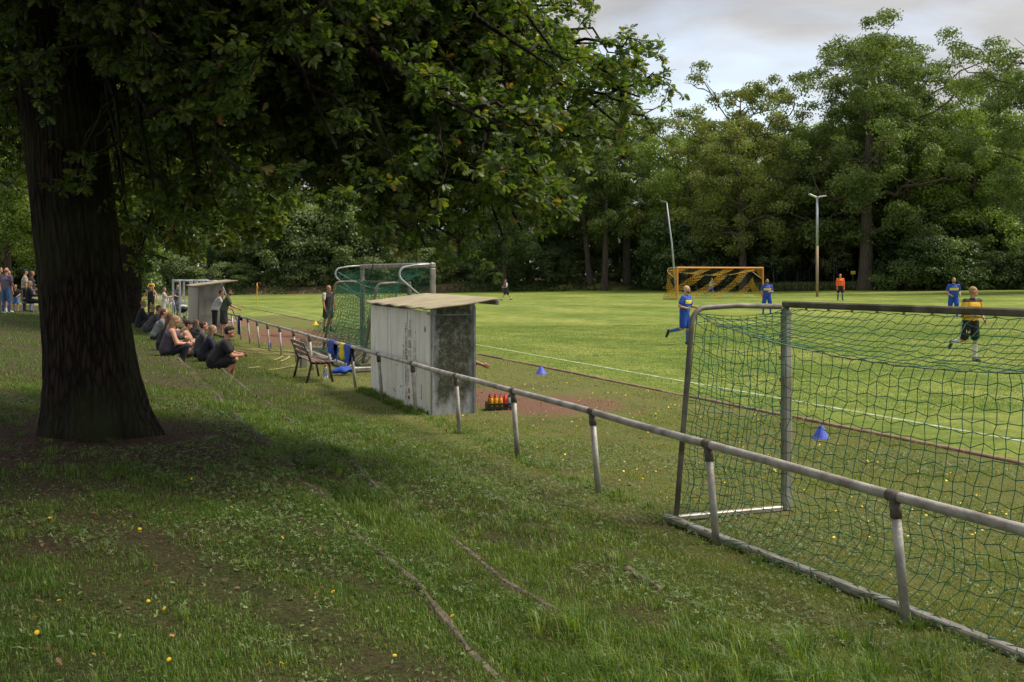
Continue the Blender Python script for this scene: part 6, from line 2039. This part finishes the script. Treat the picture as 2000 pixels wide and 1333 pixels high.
# only a few sprays hang in front of the trunk
front = (P[:, 1] > 0) & (P[:, 1] < ob.y - .2) & (uu_ > 20) & (uu_ < 250) & (vv_ > -50)
cell = np.floor(uu_ / 60) * 7.3 + np.floor(vv_ / 75) * 3.1
ok &= ~(front & ((np.sin(cell * 12.9898) * 43758.5453 % 1) > .34))
P, AX, S_, V_ = P[ok], AX[ok], S_[ok], V_[ok]
print('near oak leaves', len(P))
obn = np.array(ob)
lm = scatter('crown', OL_V, OL_F, P - obn, AX, S_ , V_)
lm.materials.append(m_oak)
link('crown', lm, None, oak)
wb.v = [(q[0] - ob.x, q[1] - ob.y, q[2] - ob.z) for q in wb.v]
wb.build('limbs', m_bark, oak, True)

# ---- second oak, behind the first one
p2 = gpos(250, 41)
oak2 = empty('oak_tree', p2, 0, 'second oak behind the big trunk, with sunlit yellowish green leaves low over the spectators', 'tree')
tm = near_oak_trunk('trunk', [(-.3, .62), (0, .55), (.8, .43), (3, .40), (9, .28)], (.2, 0), p2, 9.0, seed=5, nz=60, na=90)
link('trunk', tm, None, oak2)
b2 = []
g2 = np.random.default_rng(8)
for i in range(95):
    u = g2.uniform(215, 560); v = g2.uniform(150, 500); d = g2.uniform(31, 44)
    za = g2.uniform(4, 8)
    b2.append((np.array([p2.x + .2 * za / 9, p2.y, p2.z + za]), np.array(px(u, v, d)), .16))
wb, (P, AX, S_, V_) = oak_foliage(p2, b2, 9, per_rosette=5, leaf=.22, subs=10, twigs=8, twig_ros=3)
m_oak2 = leaf_mat('sunlit_oak_leaves', [(0, (.040, .062, .014)), (.4, (.07, .105, .018)), (.8, (.125, .155, .026)), (1, (.19, .17, .04))], trans=.45, rough=.42, tcol=(1.8, 2.0, .4))
vv_ = HOR - (P[:, 2] - CAMZ) / P[:, 1] * F
ok = vv_ < 530
P, AX, S_, V_ = P[ok], AX[ok], S_[ok], V_[ok]
lm = scatter('crown', LEAF5[0], LEAF5[1], P - np.array(p2), AX, S_, V_)
lm.materials.append(m_oak2)
link('crown', lm, None, oak2)
wb.v = [(q[0] - p2.x, q[1] - p2.y, q[2] - p2.z) for q in wb.v]
wb.build('limbs', m_bark, oak2, True)

# ================================================================ grass
m_grass = leaf_mat('grass_blades', [(0, (.038, .092, .012)), (.30, (.080, .155, .024)), (.55, (.135, .205, .038)), (.76, (.23, .275, .068)), (.93, (.38, .32, .14))], trans=.35, rough=.5, spec=.3, tcol=(1.4, 1.5, .5))
gg = np.random.default_rng(4)
def hashn(x, y, s):
    return (np.sin(x * s + 1.3 * np.sin(y * s * .7 + 2)) * np.sin(y * s * 1.1 + 1.7 * np.sin(x * s * .6)) + .5 * np.sin(x * s * 2.3 + y * s * 1.9 + 1)) / 1.5
def blade_field(n, d0, d1, lmin, lmax, wid, seg2, u0=-140, u1=2140):
    d = np.sqrt(gg.uniform(d0 ** 2, d1 ** 2, n))
    u = gg.uniform(u0, u1, n)
    x = (u - 1000) / F * d
    p, t = NX * x + NY * d, DX * x + DY * d
    k1 = hashn(x, d, 1.3); k2 = hashn(x + 7, d + 3, 3.7); k3 = hashn(x + 3, d - 5, 11)
    den = .72 + .30 * k1 + .28 * k2 + .25 * k3
    den = den - .30 * (p < 1.4) - 1.1 * np.clip(1.25 - np.hypot((x - ob.x - .1) / 2.0, (d - ob.y + .5) / 1.7), 0, 1)
    for (p0, t0, rp, rt) in ((6.75, 17.9, 1.1, 3.0), (8.0, 19.5, 1.1, 2.0), (6.6, 41, 1.9, 8), (6.3, 31, 1.2, 3.5)):
        den = den - 1.1 * np.clip(1.25 - np.hypot((p - p0) / rp, (t - t0) / rt), 0, 1)
    for pe in (1.66, 2.48):
        den = den - .45 * (np.abs(p - pe + .05) < .06)
    keep = (gg.random(n) < den) & (p < 9.6) & (np.hypot(x - ob.x, d - ob.y) > .6)
    x, d, p, t, k1, k2 = x[keep], d[keep], p[keep], t[keep], k1[keep], k2[keep]
    n = len(x)
    z = terr(x, d)
    ln = gg.uniform(lmin, lmax, n) * (1 + .5 * k2) * (1 + .35 * k1)
    dryv = .30 * np.clip((p - 3.4) / 1.2, 0, 1)
    ln *= np.where(p > 4.2, .62, 1.0) * np.where((p > 1.7) & (p < 3.6), 1.15, 1.0)
    corner = np.clip((5.6 - t) / 1.6, 0, 1) * (p > 1.9) * (p < 4.3)
    ln *= 1 + 1.0 * corner
    az = gg.uniform(0, 2 * math.pi, n); le = gg.uniform(.15, 1.0, n)
    dx, dy = np.cos(az), np.sin(az)
    sx, sy = -dy, dx
    dry = np.clip(.36 + .20 * hashn(x, d, .9) + .30 * np.clip((p - 3.0) / 1.5, 0, 1) - .05 * (p < 2), 0, .8)
    v = np.clip(gg.normal(size=n) * .15 + dry + dryv, 0, 1)
    P0 = np.stack([x, d, z - .004], 1)
    side = np.stack([sx, sy, np.zeros(n)], 1) * (wid * gg.uniform(.6, 1.3, n))[:, None]
    fwd = np.stack([dx, dy, np.zeros(n)], 1)
    up = np.array([0, 0, 1.0])
    L = ln[:, None]; le = le[:, None]
    if seg2:
        M1 = P0 + fwd * L * .22 * le + up * L * .55
        T1 = P0 + fwd * L * .75 * le + up * L * (.95 - .35 * le)
        V = np.stack([P0 - side, P0 + side, M1 + side * .75, M1 - side * .75, T1], 1)
        b0 = (np.arange(n) * 5)[:, None]
        li = np.concatenate([b0 + np.array([0, 1, 2, 3]), b0 + np.array([3, 2, 4])], 1).ravel()
        fs = np.tile([4, 3], n); k = 5
    else:
        T1 = P0 + fwd * L * .55 * le + up * L * (.95 - .3 * le)
        V = np.stack([P0 - side, P0 + side, T1], 1)
        li = np.arange(n * 3); fs = np.full(n, 3); k = 3
    return V.reshape(-1, 3), li, fs, np.repeat(v, k)
def grass_obj(name, label, *a, **kw):
    V, li, fs, at = blade_field(*a, **kw)
    me = np_mesh(name, V, li, fs, at)
    tag(link(name, me, m_grass), label=label, cat='grass', kind='stuff')
GD = 1.0
grass_obj('near_grass', 'shaded uneven grass on the terrace in the foreground', int(430000 * GD), 3.6, 8.5, .016, .045, .0019, True)
grass_obj('middle_grass', 'grass on the terrace steps and along the rail', int(330000 * GD), 8.5, 17, .022, .06, .0034, True)
grass_obj('distant_grass', 'thin yellowish grass on the verge and the far terrace', int(360000 * GD), 17, 48, .035, .075, .0085, False)

def pitch_blades():
    n = 260000
    d = np.sqrt(gg.uniform(17.0 ** 2, 46 ** 2, n)); u = gg.uniform(700, 2140, n); x = (u - 1000) / F * d
    p = NX * x + NY * d; t = DX * x + DY * d
    k = (p > 9.78) & ~((p > 10.82) & (p < 10.95) & (gg.random(n) < .8)) & (gg.random(n) < .75 + .4 * hashn(x, d, 1.1)); x, d = x[k], d[k]; n = len(x)
    az = gg.uniform(0, 6.28, n); L = gg.uniform(.018, .04, n)
    P0 = np.stack([x, d, terr(x, d) + .004], 1); sd = np.stack([-np.sin(az), np.cos(az), 0 * az], 1) * .007
    T1 = P0 + np.stack([np.cos(az) * L * .5, np.sin(az) * L * .5, L * .8], 1)
    V = np.stack([P0 - sd, P0 + sd, T1], 1).reshape(-1, 3)
    v = np.repeat(np.clip(.50 + .22 * hashn(x, d, .7) + gg.normal(size=n) * .12, 0, 1), 3)
    tag(link('pitch_grass', np_mesh('pitch_grass', V, np.arange(3 * n), np.full(n, 3), v), m_grass), label='short mown grass of the pitch nearest the kerb', cat='grass', kind='stuff')
pitch_blades()
# long tufts, some straw coloured
def tufts(n, reg, lmin, lmax, wid, per=26):
    cx = []; 
    for _ in range(n):
        p = gg.uniform(reg[0], reg[1]); t = gg.uniform(reg[2], reg[3]); cx.append(XY(p, t) + (p,))
    cx = np.array(cx)
    n_ = len(cx) * per
    c = np.repeat(cx, per, 0)
    x = c[:, 0] + gg.normal(size=n_) * .035; y = c[:, 1] + gg.normal(size=n_) * .035
    az = np.arctan2(y - c[:, 1], x - c[:, 0]) + gg.normal(size=n_) * .5
    le = gg.uniform(.3, 1.1, n_)[:, None]; L = (gg.uniform(lmin, lmax, n_) * np.repeat(gg.uniform(.6, 1.2, len(cx)), per))[:, None]
    P0 = np.stack([x, y, terr(x, y) - .005], 1)
    fwd = np.stack([np.cos(az), np.sin(az), 0 * az], 1); side = np.stack([-np.sin(az), np.cos(az), 0 * az], 1) * wid
    up = np.array([0, 0, 1.0])
    M1 = P0 + fwd * L * .25 * le + up * L * .55; T1 = P0 + fwd * L * .85 * le + up * L * (.9 - .35 * le)
    V = np.stack([P0 - side, P0 + side, M1 + side * .8, M1 - side * .8, T1], 1).reshape(-1, 3)
    b0 = (np.arange(n_) * 5)[:, None]
    li = np.concatenate([b0 + np.array([0, 1, 2, 3]), b0 + np.array([3, 2, 4])], 1).ravel()
    v = np.repeat(np.clip(np.repeat(gg.random(len(cx)), per) * .75 + gg.normal(size=n_) * .06, 0, .9), 5)
    return V, li, np.tile([4, 3], n_), v
for nm, lab, a in (('grass_tufts', 'long loose grass tufts on the terrace steps', (380, (1.7, 3.7, 4, 17), .07, .15, .0026)),
                   ('corner_grass_tufts', 'long bright grass tufts at the bottom edge below the terrace', (150, (2.3, 4.4, 3.6, 5.7), .12, .24, .0028)),
                   ('shelter_weeds', 'long weeds and grass growing along the foot of the white shelter', (90, (4.60, 4.84, 16.8, 21.3), .07, .18, .004)),
                   ('rail_post_weeds', 'grass grown long along the line of the railing posts', (150, (4.60, 4.82, 5, 16.5), .05, .12, .003)),
                   ('upper_grass_tufts', 'scattered darker grass tufts around the oak', (170, (-3.5, 1.6, 3.5, 13), .05, .11, .0024))):
    V, li, fs, at = tufts(*a)
    tag(link(nm, np_mesh(nm, V, li, fs, at), m_grass), label=lab, cat='grass', kind='stuff')

# clover and small broad leaves close to the ground
m_clover = leaf_mat('clover_leaves', [(0, (.060, .105, .032)), (.4, (.10, .160, .048)), (.8, (.165, .215, .075)), (1, (.24, .26, .10))], trans=.2, rough=.5, spec=.35, tcol=(1.2, 1.4, .5))
def sprinkle(n, d0, d1, cond, smin, smax, hmin, hmax, tv, tf, name, label, mat, tilt=.45, elong=1.0, u0=-140, u1=2140, cat='ground cover'):
    d = np.sqrt(gg.uniform(d0 ** 2, d1 ** 2, n)); u = gg.uniform(u0, u1, n)
    x = (u - 1000) / F * d
    p, t = NX * x + NY * d, DX * x + DY * d
    k = cond(x, d, p, t) & (np.hypot(x - ob.x, d - ob.y) > (.62 if cat == 'leaf litter' else 1.15))
    x, d = x[k], d[k]; n = len(x)
    pos = np.stack([x, d, terr(x, d) + gg.uniform(hmin, hmax, n)], 1)
    zn = nrm(np.stack([gg.normal(size=n) * tilt, gg.normal(size=n) * tilt, np.ones(n)], 1))
    az = gg.uniform(0, 2 * math.pi, n)
    xd = np.stack([np.cos(az), np.sin(az), 0 * az], 1)
    xd = nrm(xd - zn * (xd * zn).sum(1)[:, None])
    s = gg.uniform(smin, smax, n)
    me = scatter(name, tv, tf, pos, axes_from(xd, zn), np.stack([s * elong, s, s], 1), gg.random(n))
    return tag(link(name, me, mat), label=label, cat=cat, kind='stuff')
tre_v = [(0, 0, 0)]; tre_f = []
for k in range(3):
    a = k * 2 * math.pi / 3
    b0 = len(tre_v)
    for rr, da, zz in ((.55, -.55, .03), (.95, -.42, .10), (1.0, 0, .04), (.95, .42, .10), (.55, .55, .03)):
        tre_v.append((rr * math.cos(a + da), rr * math.sin(a + da), zz))
    tre_f.append((0, b0, b0 + 1, b0 + 2, b0 + 3, b0 + 4))
def patch(s, th):
    return lambda x, d, p, t: (hashn(x + 11, d + 2, s) + .35 * hashn(x, d + 9, s * 3.1) > th) & (p < 9.3)
sprinkle(70000, 3.7, 15, patch(1.1, .06), .009, .017, .012, .045, tre_v, tre_f, 'clover_patches', 'small clover leaves growing in patches through the grass', m_clover)
sprinkle(20000, 6, 16, lambda x, d, p, t: (p > 3.4) & (p < 5.2) & (hashn(x + 1, d + 2, 1.4) > -.35), .011, .02, .012, .05, tre_v, tre_f, 'creeping_clover', 'pale creeping leaves along the foot of the rail', m_clover)
PLV = [(0, 0, 0), (.3, .16, .03), (.7, .18, .04), (1, 0, 0), (.7, -.18, .04), (.3, -.16, .03), (.5, 0, -.01)]
PLF = [(0, 6, 1), (1, 6, 2), (2, 6, 3), (3, 6, 4), (4, 6, 5), (5, 6, 0)]
sprinkle(20000, 3.7, 13, patch(1.7, .08), .014, .036, .008, .05, PLV, PLF, 'broad_weed_leaves', 'dandelion and plantain leaves in the foreground grass', m_clover, tilt=.5)
m_litter = leaf_mat('dead_leaves', [(0, (.06, .030, .016)), (.5, (.13, .070, .035)), (1, (.24, .14, .075))], trans=.1, rough=.8, spec=.2, tcol=(1, 1, 1))
sprinkle(30000, 4, 18, lambda x, d, p, t: (p < 3.6) & (gg.random(len(x)) < np.clip(1.5 - np.hypot(x - ob.x, d - ob.y) / 5, .16, 1)), .014, .042, .004, .03, OL_V, OL_F, 'fallen_oak_leaves', 'brown fallen oak leaves scattered under the big oak', m_litter, tilt=.5, cat='leaf litter')
sprinkle(2500, 10, 24, lambda x, d, p, t: (p > 3.6) & (p < 9), .03, .06, .002, .02, OL_V, OL_F, 'leaves_on_verge', 'few brown fallen leaves on the verge by the goal', m_litter, tilt=.5, cat='leaf litter')

# small yellow flowers: the ones in the foreground one by one, the far specks as one scatter
m_yel = pm('yellow_petals', (.85, .66, .03), (.85, .55, .02), scale=30, rough=.6)
m_stem = pm('flower_stem', (.05, .09, .02), rough=.6)
def flower_mesh():
    b = MB()
    for ring, rr, n_, zz in ((0, 1.0, 16, .0), (1, .68, 13, .12), (2, .4, 9, .2)):
        for k in range(n_):
            a = 2 * math.pi * k / n_ + ring * .3
            c, s = math.cos(a), math.sin(a)
            w_ = .13
            b.add([(0, 0, zz), (c * rr * .6 - s * w_, s * rr * .6 + c * w_, zz + .10), (c * rr, s * rr, zz + .06 - .1 * (ring == 0)), (c * rr * .6 + s * w_, s * rr * .6 - c * w_, zz + .10)], [(0, 3, 2, 1)])
    return b.mesh('petals')
fm = flower_mesh()
stb = MB(); stb.tube([(0, 0, 0), (.1, 0, -1.6), (0, .1, -3.2)], .12, 5)
stm = stb.mesh('stem')
fm.materials.append(m_yel); stm.materials.append(m_stem)
fl = [(184, 1302), (203, 1300), (115, 1193), (67, 1228), (72, 1258), (290, 1194), (321, 1209), (336, 1264), (330, 1312), (526, 1320), (550, 1319), (456, 908), (374, 948), (363, 951), (346, 945), (97, 1027), (103, 1034), (273, 1049), (274, 1055), (453, 1005), (470, 1062), (552, 1066), (618, 1251), (697, 1254), (704, 1105), (771, 1303), (545, 997), (398, 989), (650, 1175), (116, 1103), (883, 1223)]
for k, (u, v) in enumerate(fl):
    q = ground_at(u, v)
    s = .0125 * gf.uniform(.8, 1.15)
    r = empty('yellow_flower', q + Vector((0, 0, .05)), gf.uniform(0, 6), 'small yellow dandelion-like flower open in the foreground grass', 'flower', 'yellow flowers in the foreground grass')
    r.scale = (s, s, s)
    r.rotation_euler = (gf.uniform(.1, .7), gf.uniform(-.5, .5), gf.uniform(0, 6))
    link('petals', fm, None, r); link('stem', stm, None, r)
fp = sprinkle(2600, 9, 24, lambda x, d, p, t: (p > 5) & (p < 9.5) & (hashn(x + 4, d, .9) > -.15), .007, .013, .03, .06, [(1, 0, 0), (.5, .87, .1), (-.5, .87, 0), (-1, 0, .1), (-.5, -.87, 0), (.5, -.87, .1)], [(0, 1, 2, 3, 4, 5)], 'distant_yellow_flowers', 'specks of yellow flowers on the verge behind the green net', m_yel, cat='flowers')
# ivy sprig at the foot of the oak
iv = MB()
